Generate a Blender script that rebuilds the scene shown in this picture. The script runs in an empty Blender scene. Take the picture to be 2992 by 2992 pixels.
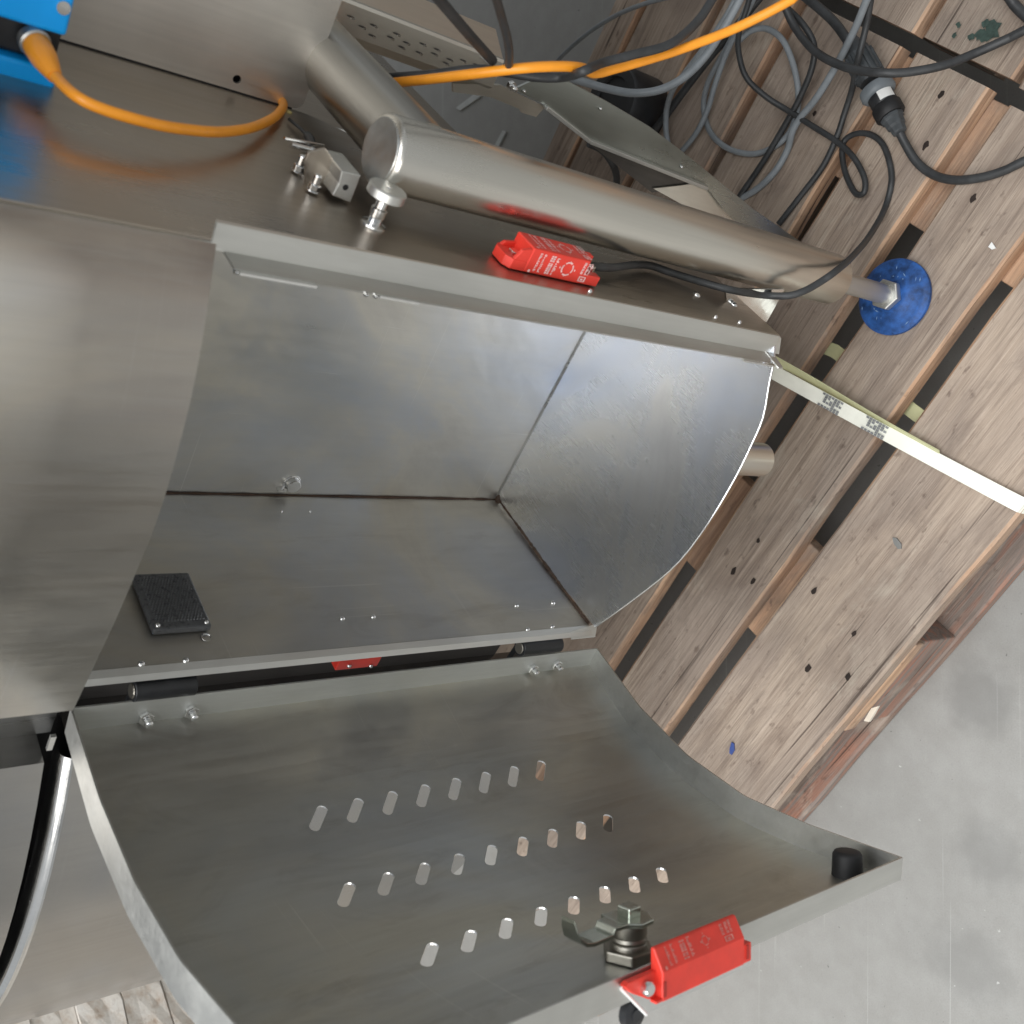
import bpy, bmesh, math, random
from mathutils import Vector, Matrix
from mathutils.geometry import delaunay_2d_cdt
random.seed(7)
S = bpy.context.scene
COL = S.collection
R = math.radians

# ------------------------------------------------------------------ camera
F_PX, HALF = 3000.0, 1496.0
V2 = Vector((4939.01 - HALF, 1531.77 - HALF, F_PX)).normalized()      # straight down, in camera axes (x right, y down, z ahead)
E1 = Vector((0, -1, 0)); E1 = (E1 - V2 * E1.dot(V2)).normalized()     # world X
E2 = V2.cross(E1); E2 = E2 if E2.z > 0 else -E2                       # world Y
CAM = Vector((0, 0, 1.174))
rt = Vector((E1.x, E2.x, -V2.x)); up = -Vector((E1.y, E2.y, -V2.y)); bk = -Vector((E1.z, E2.z, -V2.z))
cd = bpy.data.cameras.new('camera'); cam = bpy.data.objects.new('camera', cd); COL.objects.link(cam)
cam.matrix_world = Matrix(((rt.x, up.x, bk.x, CAM.x), (rt.y, up.y, bk.y, CAM.y), (rt.z, up.z, bk.z, CAM.z), (0, 0, 0, 1)))
cd.sensor_width = 36.0; cd.lens = 36.0 * F_PX / 2992.0; cd.clip_start = 0.02; cd.clip_end = 100
cd.dof.use_dof = True; cd.dof.focus_distance = 1.0; cd.dof.aperture_fstop = 10.0
S.camera = cam

# ------------------------------------------------------------------ light (a hall: soft ambient, skylight, daylight from the door side)
W = bpy.data.worlds.new('World'); S.world = W; W.use_nodes = True
W.node_tree.nodes['Background'].inputs[0].default_value = (0.93, 0.97, 1.0, 1)
W.node_tree.nodes['Background'].inputs[1].default_value = 0.47
def area(name, loc, target, sx, sy, power, col):
    l = bpy.data.lights.new(name, 'AREA'); l.shape = 'RECTANGLE'; l.size = sx; l.size_y = sy; l.energy = power; l.color = col
    o = bpy.data.objects.new(name, l); COL.objects.link(o); o.location = loc
    o.rotation_euler = (Vector(target) - Vector(loc)).to_track_quat('-Z', 'Y').to_euler()
    return o
area('hall_door_light', (-3.0, -1.3, 2.7), (0.1, 0.7, 0.3), 3.0, 2.4, 80, (1.0, 0.97, 0.93))
area('roof_light', (-0.4, -0.2, 4.4), (0.0, 0.8, 0.2), 3.6, 3.6, 205, (0.97, 0.985, 1.0))
S.view_settings.view_transform = 'Standard'; S.view_settings.look = 'None'
S.view_settings.exposure = 0.05; S.view_settings.gamma = 1.0

# ------------------------------------------------------------------ frames: machine axes p (to the right), q (to the back), z
ZB = 0.394
A48 = R(48)
NE = Vector((math.sin(A48), -math.cos(A48), 0)); EE = Vector((math.cos(A48), math.sin(A48), 0)); UZ = Vector((0, 0, 1))
def ray(x, y):
    c = Vector((x - HALF, y - HALF, F_PX)); return Vector((c.dot(E1), c.dot(E2), -c.dot(V2)))
def at(x, y, z):                                   # photo pixel onto a level height -> world
    r = ray(x, y); return CAM + r * ((z - CAM.z) / r.z)
R0 = at(2277, 982, ZB)
def loc(P):
    d = P - R0; return Vector((d.dot(NE), d.dot(EE), d.z))
def wld(p, q, z): return R0 + NE * p + EE * q + UZ * z
CL = loc(CAM)
def lray(x, y):
    r = ray(x, y); return Vector((r.dot(NE), r.dot(EE), r.z))
def Lpl(x, y, pt, n):
    r = lray(x, y); pt = Vector(pt); n = Vector(n); return CL + r * ((pt - CL).dot(n) / r.dot(n))
def Lz(x, y, z): return Lpl(x, y, (0, 0, z), (0, 0, 1))
def Lq(x, y, q): return Lpl(x, y, (0, q, 0), (0, 1, 0))
def Lp(x, y, p): return Lpl(x, y, (p, 0, 0), (1, 0, 0))
TA = R(-39); TT = Vector((math.cos(TA), math.sin(TA), 0)); MM = Vector((-math.sin(TA), math.cos(TA), 0))   # pallet axes: along the boards, across

# ------------------------------------------------------------------ materials
def newmat(name):
    m = bpy.data.materials.new(name); m.use_nodes = True
    return m, m.node_tree.nodes, m.node_tree.links, m.node_tree.nodes['Principled BSDF']
def ramp(N, stops):
    r = N.new('ShaderNodeValToRGB'); e = r.color_ramp.elements
    while len(e) < len(stops): e.new(0.5)
    for k, (pos, c) in enumerate(stops): e[k].position = pos; e[k].color = (*c, 1) if len(c) == 3 else c
    return r
def noise(N, L, coord, scale, vec=(1, 1, 1), detail=4, rough=0.55, rot=(0, 0, 0), dist=0.0):
    mp = N.new('ShaderNodeMapping'); mp.inputs['Scale'].default_value = vec; mp.inputs['Rotation'].default_value = rot
    L.new(coord, mp.inputs['Vector'])
    n = N.new('ShaderNodeTexNoise'); n.inputs['Scale'].default_value = scale; n.inputs['Detail'].default_value = detail
    n.inputs['Roughness'].default_value = rough; n.inputs['Distortion'].default_value = dist
    L.new(mp.outputs[0], n.inputs['Vector']); return n.outputs['Fac']
def mixc(N, L, fac, a, b, mode='MIX'):
    m = N.new('ShaderNodeMix'); m.data_type = 'RGBA'; m.blend_type = mode
    for s, v in ((m.inputs[0], fac), (m.inputs[6], a), (m.inputs[7], b)):
        if isinstance(v, (int, float)): s.default_value = v
        elif isinstance(v, tuple): s.default_value = (*v, 1) if len(v) == 3 else v
        else: L.new(v, s)
    return m.outputs[2]
def mrange(N, L, v, a, b, c, d):
    m = N.new('ShaderNodeMapRange'); m.inputs[1].default_value = a; m.inputs[2].default_value = b
    m.inputs[3].default_value = c; m.inputs[4].default_value = d; L.new(v, m.inputs[0]); return m.outputs[0]
def bump(N, L, B, h, strength, dist=0.001):
    b = N.new('ShaderNodeBump'); b.inputs['Strength'].default_value = strength; b.inputs['Distance'].default_value = dist
    L.new(h, b.inputs['Height']); L.new(b.outputs[0], B.inputs['Normal']); return b

def steel(name, base=(0.60, 0.58, 0.54), rough=0.30, brush=(260, 260, 5), stain=0.0, scol=(0.20, 0.15, 0.11), cloud=0.12, bmp=0.06, wave=0.0, scratch=0.0, refl_tint=0.0, rvar=1.0):
    m, N, L, B = newmat(name)
    tc = N.new('ShaderNodeTexCoord').outputs['Object']
    n1 = noise(N, L, tc, 1.0, brush, 3)
    n2 = noise(N, L, tc, 7.0, (1, 1, 0.55), 4, 0.6, dist=0.6)
    n3 = noise(N, L, tc, 22.0, (1, 1, 0.35), 5, 0.65, dist=0.8)
    dk = tuple(v * (1 - cloud * 2.2) for v in base); lt = tuple(min(1, v * (1 + cloud)) for v in base)
    c = ramp(N, [(0.3, dk), (0.7, lt)]); L.new(n2, c.inputs[0])
    c2 = mixc(N, L, mrange(N, L, n1, 0.3, 0.7, 0.0, 0.16), c.outputs[0], tuple(v * 0.6 for v in base))
    if stain > 0:
        c2 = mixc(N, L, mrange(N, L, n3, 0.54, 0.78, 0.0, stain), c2, scol)
    n4 = noise(N, L, tc, 3.4, (1, 1, 0.8), 5, 0.62, dist=1.4)
    if refl_tint > 0:  # bluish and warm noise painted into the colour to suggest soft reflections
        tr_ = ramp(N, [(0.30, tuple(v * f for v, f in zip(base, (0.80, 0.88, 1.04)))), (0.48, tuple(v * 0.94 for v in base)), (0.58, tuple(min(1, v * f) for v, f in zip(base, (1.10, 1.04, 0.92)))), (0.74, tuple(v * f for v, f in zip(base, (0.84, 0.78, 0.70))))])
        L.new(n4, tr_.inputs[0]); c2 = mixc(N, L, refl_tint, c2, tr_.outputs[0])
    sc_ = None
    if scratch > 0:
        for k_, (ry, sc0) in enumerate(((R(18), 1), (R(-33), 1), (R(71), 1))):
            sn = noise(N, L, tc, 1.0, (3.0 + k_, 3.0 + k_, 420) if k_ != 2 else (420, 420, 4), 1, 0.4, rot=(ry * .3, ry, 0), dist=0.25)
            gate = noise(N, L, tc, 6.0 + k_ * 2, (1, 1, 1), 2, 0.5)
            g1 = mrange(N, L, sn, 0.735, 0.755, 0.0, 1.0); g2_ = mrange(N, L, gate, 0.50, 0.60, 0.0, 1.0)
            mm_ = N.new('ShaderNodeMath'); mm_.operation = 'MULTIPLY'; L.new(g1, mm_.inputs[0]); L.new(g2_, mm_.inputs[1])
            if sc_ is None: sc_ = mm_.outputs[0]
            else:
                mxx = N.new('ShaderNodeMath'); mxx.operation = 'MAXIMUM'; L.new(sc_, mxx.inputs[0]); L.new(mm_.outputs[0], mxx.inputs[1]); sc_ = mxx.outputs[0]
        ms = N.new('ShaderNodeMath'); ms.operation = 'MULTIPLY'; ms.inputs[1].default_value = scratch * .45; L.new(sc_, ms.inputs[0])
        c2 = mixc(N, L, ms.outputs[0], c2, tuple(min(1, v * 1.5) for v in base))
    L.new(c2, B.inputs['Base Color']); B.inputs['Metallic'].default_value = 1.0
    a = N.new('ShaderNodeMath'); a.operation = 'MULTIPLY_ADD'; a.inputs[1].default_value = 0.16 * rvar; a.inputs[2].default_value = rough - 0.08
    mx = N.new('ShaderNodeMath'); mx.operation = 'ADD'; L.new(mrange(N, L, n3, 0.3, 0.75, 0, .6), mx.inputs[0]); L.new(mrange(N, L, n1, 0.3, 0.7, 0, .5), mx.inputs[1])
    mx2 = N.new('ShaderNodeMath'); mx2.operation = 'ADD'; L.new(mx.outputs[0], mx2.inputs[0]); L.new(mrange(N, L, n4, 0.40, 0.62, -.45, .45), mx2.inputs[1])
    L.new(mx2.outputs[0], a.inputs[0]); L.new(a.outputs[0], B.inputs['Roughness'])
    h = n1
    b = bump(N, L, B, n1, bmp, 0.0008)
    if wave > 0:
        b2 = N.new('ShaderNodeBump'); b2.inputs['Strength'].default_value = wave; b2.inputs['Distance'].default_value = 0.01
        nw = noise(N, L, tc, 5.5, (1, 1, 1), 2, 0.5, dist=1.2); L.new(nw, b2.inputs['Height']); L.new(b2.outputs[0], b.inputs['Normal'])
    return m
def plain(name, col, rough=0.45, metal=0.0, var=0.12, nscale=40.0, spec=0.5, bmp=0.0):
    m, N, L, B = newmat(name)
    tc = N.new('ShaderNodeTexCoord').outputs['Object']
    n = noise(N, L, tc, nscale, (1, 1, 1), 4, 0.6)
    c = ramp(N, [(0.3, tuple(v * (1 - var) for v in col)), (0.7, tuple(min(1, v * (1 + var)) for v in col))])
    L.new(n, c.inputs[0]); L.new(c.outputs[0], B.inputs['Base Color'])
    L.new(mrange(N, L, n, 0.3, 0.7, rough - 0.06, rough + 0.06), B.inputs['Roughness'])
    B.inputs['Metallic'].default_value = metal; B.inputs['Specular IOR Level'].default_value = spec
    if bmp: bump(N, L, B, n, bmp, 0.002)
    return m

M = {}
M['panel'] = steel('brushed_panel', (0.80, 0.785, 0.75), 0.42, (260, 260, 5), cloud=0.05, bmp=0.018, scratch=.35, refl_tint=.35)
M['panelleft'] = steel('left_panel_steel', (0.44, 0.435, 0.43), 0.25, (260, 260, 5), cloud=0.05, bmp=0.012, rvar=.5, scratch=.3, refl_tint=.3)
M['satin'] = steel('satin_flange', (0.74, 0.75, 0.72), 0.62, (200, 200, 8), stain=0.2, scol=(0.45, 0.43, 0.38), cloud=0.06, bmp=0.03)
M['shade'] = plain('gap_shade_tone', (0.022, 0.020, 0.019), 0.6, 0, 0.2, 20)  # near-black colour stands for the shade inside the hinge gap
M['side'] = steel('side_sheet', (0.46, 0.41, 0.355), 0.34, (220, 220, 4), cloud=0.05, bmp=0.008, scratch=.3, refl_tint=.3)
M['inner'] = steel('inner_sheet', (0.66, 0.66, 0.65), 0.40, (140, 140, 9), stain=0.32, scol=(0.36, 0.33, 0.29), cloud=0.13, bmp=0.03, wave=0.14, scratch=.5, refl_tint=.6)
M['innerdark'] = steel('inner_sheet_dull', (0.62, 0.61, 0.58), 0.46, (120, 120, 12), stain=0.7, scol=(0.20, 0.155, 0.115), cloud=0.16, bmp=0.05, scratch=.4, refl_tint=.6)
M['tray'] = steel('polished_floor_sheet', (0.74, 0.775, 0.85), 0.34, (1500, 25, 1500), stain=0.0, cloud=0.03, bmp=0.0, wave=0.10, rvar=.15, refl_tint=.6)
M['door'] = steel('door_sheet', (0.56, 0.555, 0.51), 0.47, (160, 160, 8), stain=0.75, scol=(0.19, 0.145, 0.105), cloud=0.12, bmp=0.05, wave=0.05, scratch=.4, refl_tint=.45)
M['flange'] = steel('flange_sheet', (0.68, 0.68, 0.65), 0.46, (200, 200, 8), stain=0.25, scol=(0.36, 0.33, 0.28), cloud=0.08, bmp=0.05)
M['tube'] = steel('tube_steel', (0.70, 0.675, 0.615), 0.36, (300, 300, 5), cloud=0.02, bmp=0.02, rvar=.4)
M['beam'] = steel('beam_steel', (0.44, 0.425, 0.39), 0.36, (300, 5, 300), cloud=0.02, bmp=0.02, rvar=.4)
M['bright'] = steel('bright_steel', (0.78, 0.78, 0.77), 0.16, (200, 200, 200), cloud=0.04, bmp=0.02)
M['cast'] = steel('dull_steel', (0.34, 0.32, 0.28), 0.45, (150, 150, 150), stain=0.5, cloud=0.15, bmp=0.1)
M['zinc'] = steel('zinc_steel', (0.55, 0.58, 0.52), 0.28, (150, 150, 150), cloud=0.14, bmp=0.05)
M['seam'] = plain('rust_seam', (0.075, 0.045, 0.03), 0.7, 0.2, 0.4, 60)
M['weld'] = steel('weld_bead', (0.55, 0.55, 0.54), 0.32, (200, 200, 200), cloud=0.15, bmp=0.2)
M['red'] = plain('red_plastic', (0.72, 0.045, 0.028), 0.42, 0, 0.12, 45)
M['print'] = plain('pale_print', (0.85, 0.52, 0.50), 0.5, 0, 0.2, 300)
M['blue'] = plain('blue_plastic', (0.0, 0.37, 0.95), 0.33, 0, 0.05, 30)
M['footblue'] = plain('foot_blue_plastic', (0.018, 0.082, 0.28), 0.58, 0, 0.6, 85, bmp=0.25)
M['orange'] = plain('orange_jacket', (0.95, 0.35, 0.025), 0.36, 0, 0.08, 60)
M['black'] = plain('black_plastic', (0.018, 0.019, 0.021), 0.4, 0, 0.3, 60)
M['rubber'] = plain('black_rubber', (0.012, 0.012, 0.013), 0.6, 0, 0.3, 60)
M['blackjacket'] = plain('black_jacket', (0.036, 0.038, 0.040), 0.48, 0, 0.3, 60)
M['greyjacket'] = plain('grey_jacket', (0.24, 0.265, 0.285), 0.45, 0, 0.14, 50)
M['connector'] = plain('connector_grey', (0.06, 0.067, 0.072), 0.5, 0, 0.35, 60, bmp=0.15)
M['white'] = plain('white_plastic', (0.80, 0.80, 0.78), 0.5, 0, 0.05, 60)
M['strap'] = plain('pale_strap', (0.92, 0.92, 0.82), 0.42, 0, 0.04, 60)
M['strapdim'] = plain('yellow_strap', (0.62, 0.62, 0.36), 0.45, 0, 0.06, 60)
M['reflector'] = plain('smoky_reflector', (0.085, 0.088, 0.092), 0.3, 0, 0.2, 200)
M['yellow'] = plain('cable_tie_yellow', (0.55, 0.48, 0.20), 0.5)
M['bluechip'] = plain('blue_chip_paint', (0.05, 0.09, 0.30), 0.5)
M['chip'] = plain('pale_chip', (0.72, 0.66, 0.56), 0.7)
M['greychip'] = plain('grey_chip', (0.22, 0.22, 0.21), 0.7)

def wood(name, stops, end=False):
    m, N, L, B = newmat(name)
    tc = N.new('ShaderNodeTexCoord').outputs['Object']; oi = N.new('ShaderNodeObjectInfo')
    add = N.new('ShaderNodeVectorMath'); add.operation = 'ADD'; L.new(tc, add.inputs[0])
    mul = N.new('ShaderNodeVectorMath'); mul.operation = 'SCALE'; mul.inputs[3].default_value = 17.0
    cmb = N.new('ShaderNodeCombineXYZ')
    for i in range(3): L.new(oi.outputs['Random'], cmb.inputs[i])
    L.new(cmb.outputs[0], mul.inputs[0]); L.new(mul.outputs[0], add.inputs[1])
    v = add.outputs[0]
    g = noise(N, L, v, 1.0, (3.2, 60, 60), 6, 0.66, dist=1.3)
    g2 = noise(N, L, v, 1.0, (14, 320, 320), 4, 0.6)
    bl = noise(N, L, v, 6.0, (0.7, 1.3, 1.3), 5, 0.62, dist=0.7)
    sp = noise(N, L, v, 75.0, (0.7, 1.2, 1.2), 3, 0.6)
    sm = noise(N, L, v, 16.0, (0.5, 1.0, 1.0), 5, 0.7, dist=0.5)
    c = ramp(N, stops); L.new(g, c.inputs[0])
    c1 = mixc(N, L, mrange(N, L, bl, 0.40, 0.62, 0.0, 0.8), c.outputs[0], (0.25, 0.20, 0.168))
    c2 = mixc(N, L, mrange(N, L, bl, 0.54, 0.74, 0.0, 0.8), c1, (0.52, 0.43, 0.35))
    c3 = mixc(N, L, mrange(N, L, sp, 0.62, 0.74, 0.0, 0.6), c2, (0.10, 0.065, 0.05))
    c4 = mixc(N, L, mrange(N, L, g2, 0.50, 0.72, 0.0, 0.42), c3, (0.13, 0.095, 0.075))
    g3 = noise(N, L, v, 1.0, (1.6, 24, 24), 5, 0.7, dist=1.6)
    c4 = mixc(N, L, mrange(N, L, g3, 0.56, 0.70, 0.0, 0.45), c4, (0.16, 0.115, 0.09))
    ck = noise(N, L, v, 1.0, (2.2, 150, 150), 2, 0.5, dist=0.8)
    c4 = mixc(N, L, mrange(N, L, ck, 0.70, 0.74, 0.0, 0.8), c4, (0.06, 0.042, 0.034))
    c4 = mixc(N, L, mrange(N, L, sm, 0.56, 0.72, 0.0, 0.5), c4, (0.17, 0.135, 0.112))
    c4 = mixc(N, L, mrange(N, L, sm, 0.30, 0.42, 0.45, 0.0), c4, (0.52, 0.46, 0.38))
    br = mrange(N, L, oi.outputs['Random'], 0, 1, 0.78, 1.10)
    hs = N.new('ShaderNodeHueSaturation'); L.new(br, hs.inputs['Value']); L.new(c4, hs.inputs['Color'])
    L.new(hs.outputs[0], B.inputs['Base Color']); B.inputs['Roughness'].default_value = 0.78; B.inputs['Specular IOR Level'].default_value = 0.3
    hh = N.new('ShaderNodeMath'); hh.operation = 'ADD'; L.new(g, hh.inputs[0]); L.new(g2, hh.inputs[1])
    bump(N, L, B, hh.outputs[0], 0.55, 0.0022)
    return m
M['wood'] = wood('weathered_wood', [(0.26, (0.20, 0.148, 0.115)), (0.46, (0.40, 0.318, 0.252)), (0.74, (0.52, 0.425, 0.345))])
M['woodside'] = wood('sawn_wood_edge', [(0.28, (0.36, 0.205, 0.125)), (0.5, (0.55, 0.35, 0.225)), (0.74, (0.66, 0.46, 0.31))])
M['woodred'] = wood('reddish_wood', [(0.28, (0.15, 0.11, 0.085)), (0.48, (0.27, 0.225, 0.20)), (0.56, (0.37, 0.185, 0.13)), (0.74, (0.46, 0.27, 0.20))])
M['nail'] = plain('nail_hole', (0.03, 0.02, 0.016), 0.7, 0.2, 0.3, 200)

def concrete():
    m, N, L, B = newmat('power_floated_concrete')
    tc = N.new('ShaderNodeTexCoord').outputs['Object']
    a = noise(N, L, tc, 3.2, (1, 1, 1), 6, 0.62, dist=0.4); b = noise(N, L, tc, 30.0, (1, 1, 1), 5, 0.65); d = noise(N, L, tc, 240.0, (1, 1, 1), 2, 0.6)
    s = noise(N, L, tc, 1.0, (2.5, 130, 1), 3, 0.5, rot=(0, 0, R(24)), dist=0.5)
    c = ramp(N, [(0.3, (0.292, 0.286, 0.268)), (0.5, (0.312, 0.306, 0.288)), (0.7, (0.334, 0.328, 0.310))]); L.new(a, c.inputs[0])
    c1 = mixc(N, L, mrange(N, L, b, 0.40, 0.66, 0.0, 0.55), c.outputs[0], (0.365, 0.362, 0.345))
    c2 = mixc(N, L, mrange(N, L, d, 0.58, 0.75, 0.0, 0.35), c1, (0.22, 0.22, 0.21))
    c2 = mixc(N, L, mrange(N, L, s, 0.68, 0.74, 0.0, 0.3), c2, (0.55, 0.55, 0.53))
    for (x, y, rad, amt) in ((2890, 2500, 0.042, .30), (2830, 2820, 0.05, .30), (2860, 2040, 0.045, .36), (2700, 2760, 0.04, .1)):
        p = at(x, y, 0)
        mp = N.new('ShaderNodeMapping'); mp.inputs['Location'].default_value = (-p.x / rad, -p.y / rad, 0); mp.inputs['Scale'].default_value = (1 / rad, 1 / rad, 0)
        L.new(tc, mp.inputs['Vector'])
        ln = N.new('ShaderNodeVectorMath'); ln.operation = 'LENGTH'; L.new(mp.outputs[0], ln.inputs[0])
        nz = N.new('ShaderNodeMath'); nz.operation = 'MULTIPLY_ADD'; nz.inputs[1].default_value = 0.9; L.new(b, nz.inputs[0]); L.new(ln.outputs['Value'], nz.inputs[2])
        c2 = mixc(N, L, mrange(N, L, nz.outputs[0], 0.95, 1.6, amt, 0.0), c2, (0.155, 0.155, 0.15))
    pit = noise(N, L, tc, 130.0, (1, 1, 1), 2, 0.5); c2 = mixc(N, L, mrange(N, L, pit, 0.735, 0.77, 0.0, 0.7), c2, (0.10, 0.10, 0.095))
    lt_ = noise(N, L, tc, 95.0, (1, 1, 1), 2, 0.5, rot=(0, 0, 1)); c2 = mixc(N, L, mrange(N, L, lt_, 0.745, 0.78, 0.0, 0.7), c2, (0.62, 0.62, 0.60))
    s2 = noise(N, L, tc, 1.0, (1.6, 170, 1), 2, 0.5, rot=(0, 0, R(-38)), dist=0.3); c2 = mixc(N, L, mrange(N, L, s2, 0.70, 0.73, 0.0, 0.35), c2, (0.56, 0.56, 0.54))
    d2 = noise(N, L, tc, 520.0, (1, 1, 1), 2, 0.7); c2 = mixc(N, L, mrange(N, L, d2, 0.35, 0.65, 0.0, 0.22), c2, (0.20, 0.20, 0.195))
    L.new(c2, B.inputs['Base Color'])
    L.new(mrange(N, L, a, 0.3, 0.7, 0.42, 0.6), B.inputs['Roughness']); bump(N, L, B, d2, 0.15, 0.001)
    return m
M['concrete'] = concrete()
def brickmat():
    m, N, L, B = newmat('limewashed_brick')
    tc = N.new('ShaderNodeTexCoord').outputs['Object']; oi = N.new('ShaderNodeObjectInfo')
    add = N.new('ShaderNodeVectorMath'); add.operation = 'ADD'; L.new(tc, add.inputs[0]); L.new(oi.outputs['Random'], add.inputs[1])
    a = noise(N, L, add.outputs[0], 34.0, (1, 1, 1), 6, 0.68, dist=0.15); b = noise(N, L, add.outputs[0], 90.0, (1, 1, 1), 4, 0.6)
    c = ramp(N, [(0.26, (0.42, 0.30, 0.22)), (0.38, (0.66, 0.57, 0.48)), (0.50, (0.78, 0.73, 0.66)), (0.75, (0.82, 0.80, 0.75))]); L.new(a, c.inputs[0])
    c1 = mixc(N, L, mrange(N, L, b, 0.56, 0.75, 0, 0.5), c.outputs[0], (0.36, 0.30, 0.25))
    L.new(c1, B.inputs['Base Color']); B.inputs['Roughness'].default_value = 0.9; bump(N, L, B, a, 0.4, 0.006)
    return m
M['brick'] = brickmat(); M['mortar'] = plain('mortar', (0.36, 0.33, 0.29), 0.95, 0, 0.2, 60, bmp=0.4)

# ------------------------------------------------------------------ mesh helpers
class MB:
    def __init__(s): s.v = []; s.f = []; s.mi = []; s.cur = 0
    def add(s, vs, fs):
        o = len(s.v); s.v += [tuple(v) for v in vs]; s.f += [tuple(i + o for i in f) for f in fs]; s.mi += [s.cur] * len(fs); return s
    def box(s, c, size, ax=((1, 0, 0), (0, 1, 0), (0, 0, 1))):
        c = Vector(c); a = [Vector(x) for x in ax]; h = [k / 2 for k in size]
        vs = [c + a[0] * (h[0] * i) + a[1] * (h[1] * j) + a[2] * (h[2] * k) for i in (-1, 1) for j in (-1, 1) for k in (-1, 1)]
        return s.add(vs, [(0, 1, 3, 2), (4, 6, 7, 5), (0, 4, 5, 1), (2, 3, 7, 6), (0, 2, 6, 4), (1, 5, 7, 3)])
    def prism(s, poly, d):                         # closed polygon (3D points) pushed by d
        n = len(poly); d = Vector(d); a = [Vector(p) for p in poly]; b = [p + d for p in a]
        return s.add(a + b, [tuple(range(n))[::-1], tuple(range(n, 2 * n))] + [(i, (i + 1) % n, n + (i + 1) % n, n + i) for i in range(n)])
    def strip(s, A, B):                            # open band between two polylines
        n = len(A); return s.add(list(A) + list(B), [(i, i + 1, n + i + 1, n + i) for i in range(n - 1)])
    def lathe(s, base, axis, prof, n=24, cap0=True, cap1=True, rot=0.0):   # prof: (distance along axis, radius)
        axis = Vector(axis).normalized(); t = Vector((0, 0, 1)) if abs(axis.z) < 0.9 else Vector((1, 0, 0))
        u = axis.cross(t).normalized(); w = axis.cross(u); base = Vector(base); vs = []
        for (h, r) in prof:
            for k in range(n):
                a = 2 * math.pi * k / n + rot; vs.append(base + axis * h + (u * math.cos(a) + w * math.sin(a)) * r)
        fs = [(i * n + k, i * n + (k + 1) % n, (i + 1) * n + (k + 1) % n, (i + 1) * n + k) for i in range(len(prof) - 1) for k in range(n)]
        if cap0: fs.append(tuple(range(n))[::-1])
        if cap1: fs.append(tuple(range((len(prof) - 1) * n, len(prof) * n)))
        return s.add(vs, fs)
    def cyl(s, a, b, r, n=20, r2=None):
        a = Vector(a); b = Vector(b); return s.lathe(a, b - a, [(0, r), ((b - a).length, r if r2 is None else r2)], n)
    def tube(s, pts, r, n=9, cap=True):
        pts = [Vector(p) for p in pts]; u = None; vs = []; m = len(pts)
        for i, p in enumerate(pts):
            d = (pts[min(i + 1, m - 1)] - pts[max(i - 1, 0)]).normalized()
            if u is None:
                t = Vector((0, 0, 1)) if abs(d.z) < 0.9 else Vector((1, 0, 0)); u = d.cross(t).normalized()
            else: u = (u - d * u.dot(d)).normalized()
            w = d.cross(u); rr = r(i / (m - 1)) if callable(r) else r
            vs += [p + (u * math.cos(2 * math.pi * k / n) + w * math.sin(2 * math.pi * k / n)) * rr for k in range(n)]
        fs = [(i * n + k, i * n + (k + 1) % n, (i + 1) * n + (k + 1) % n, (i + 1) * n + k) for i in range(m - 1) for k in range(n)]
        if cap: fs += [tuple(range(n))[::-1], tuple(range((m - 1) * n, m * n))]
        return s.add(vs, fs)
def spline(pts, k=8):
    P = [Vector(p) for p in pts]; P = [P[0] * 2 - P[1]] + P + [P[-1] * 2 - P[-2]]; out = []
    for i in range(1, len(P) - 2):
        a, b, c, d = P[i - 1:i + 3]
        for j in range(k):
            t = j / k; out.append(0.5 * ((2 * b) + (c - a) * t + (2 * a - 5 * b + 4 * c - d) * t * t + (3 * b - a - 3 * c + d) * t ** 3))
    out.append(P[-2]); return out
def obj(name, mb, mat, parent=None, smooth=False, bevel=0.0, solid=0.0, soff=-1, seg=2, angle=35):
    me = bpy.data.meshes.new(name); me.from_pydata(mb.v, [], mb.f); me.validate()
    mats = mat if isinstance(mat, (list, tuple)) else [mat]
    for m in mats: me.materials.append(m)
    if len(mats) > 1:
        for p, i in zip(me.polygons, mb.mi): p.material_index = i
    bm = bmesh.new(); bm.from_mesh(me)
    if solid == 0: bmesh.ops.recalc_face_normals(bm, faces=bm.faces)
    bm.to_mesh(me); bm.free()
    if smooth:
        me.shade_smooth()
        try: me.set_sharp_from_angle(angle=R(angle))
        except Exception: pass
    o = bpy.data.objects.new(name, me); COL.objects.link(o)
    if parent: o.parent = parent
    if solid:
        md = o.modifiers.new('thickness', 'SOLIDIFY'); md.thickness = solid; md.offset = soff; md.use_quality_normals = True
    if bevel:
        md = o.modifiers.new('bevel', 'BEVEL'); md.width = bevel; md.segments = seg; md.limit_method = 'ANGLE'; md.angle_limit = R(40)
    return o
def tag(o, label, cat, group=None):
    o['label'] = label; o['category'] = cat
    if group: o['group'] = group
    return o
def thing(name, label, cat, matrix=None, group=None):
    o = bpy.data.objects.new(name, None); COL.objects.link(o); o.empty_display_size = 0.05
    if matrix: o.matrix_world = matrix
    return tag(o, label, cat, group)
def lab(o, label): o['label'] = label; return o

# ------------------------------------------------------------------ setting: floor
fl = MB(); fl.add([(-7, -4, 0), (7, -4, 0), (7, 9, 0), (-7, 9, 0)], [(0, 1, 2, 3)])
floor = obj('concrete_floor', fl, M['concrete']); floor['kind'] = 'structure'

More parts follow.
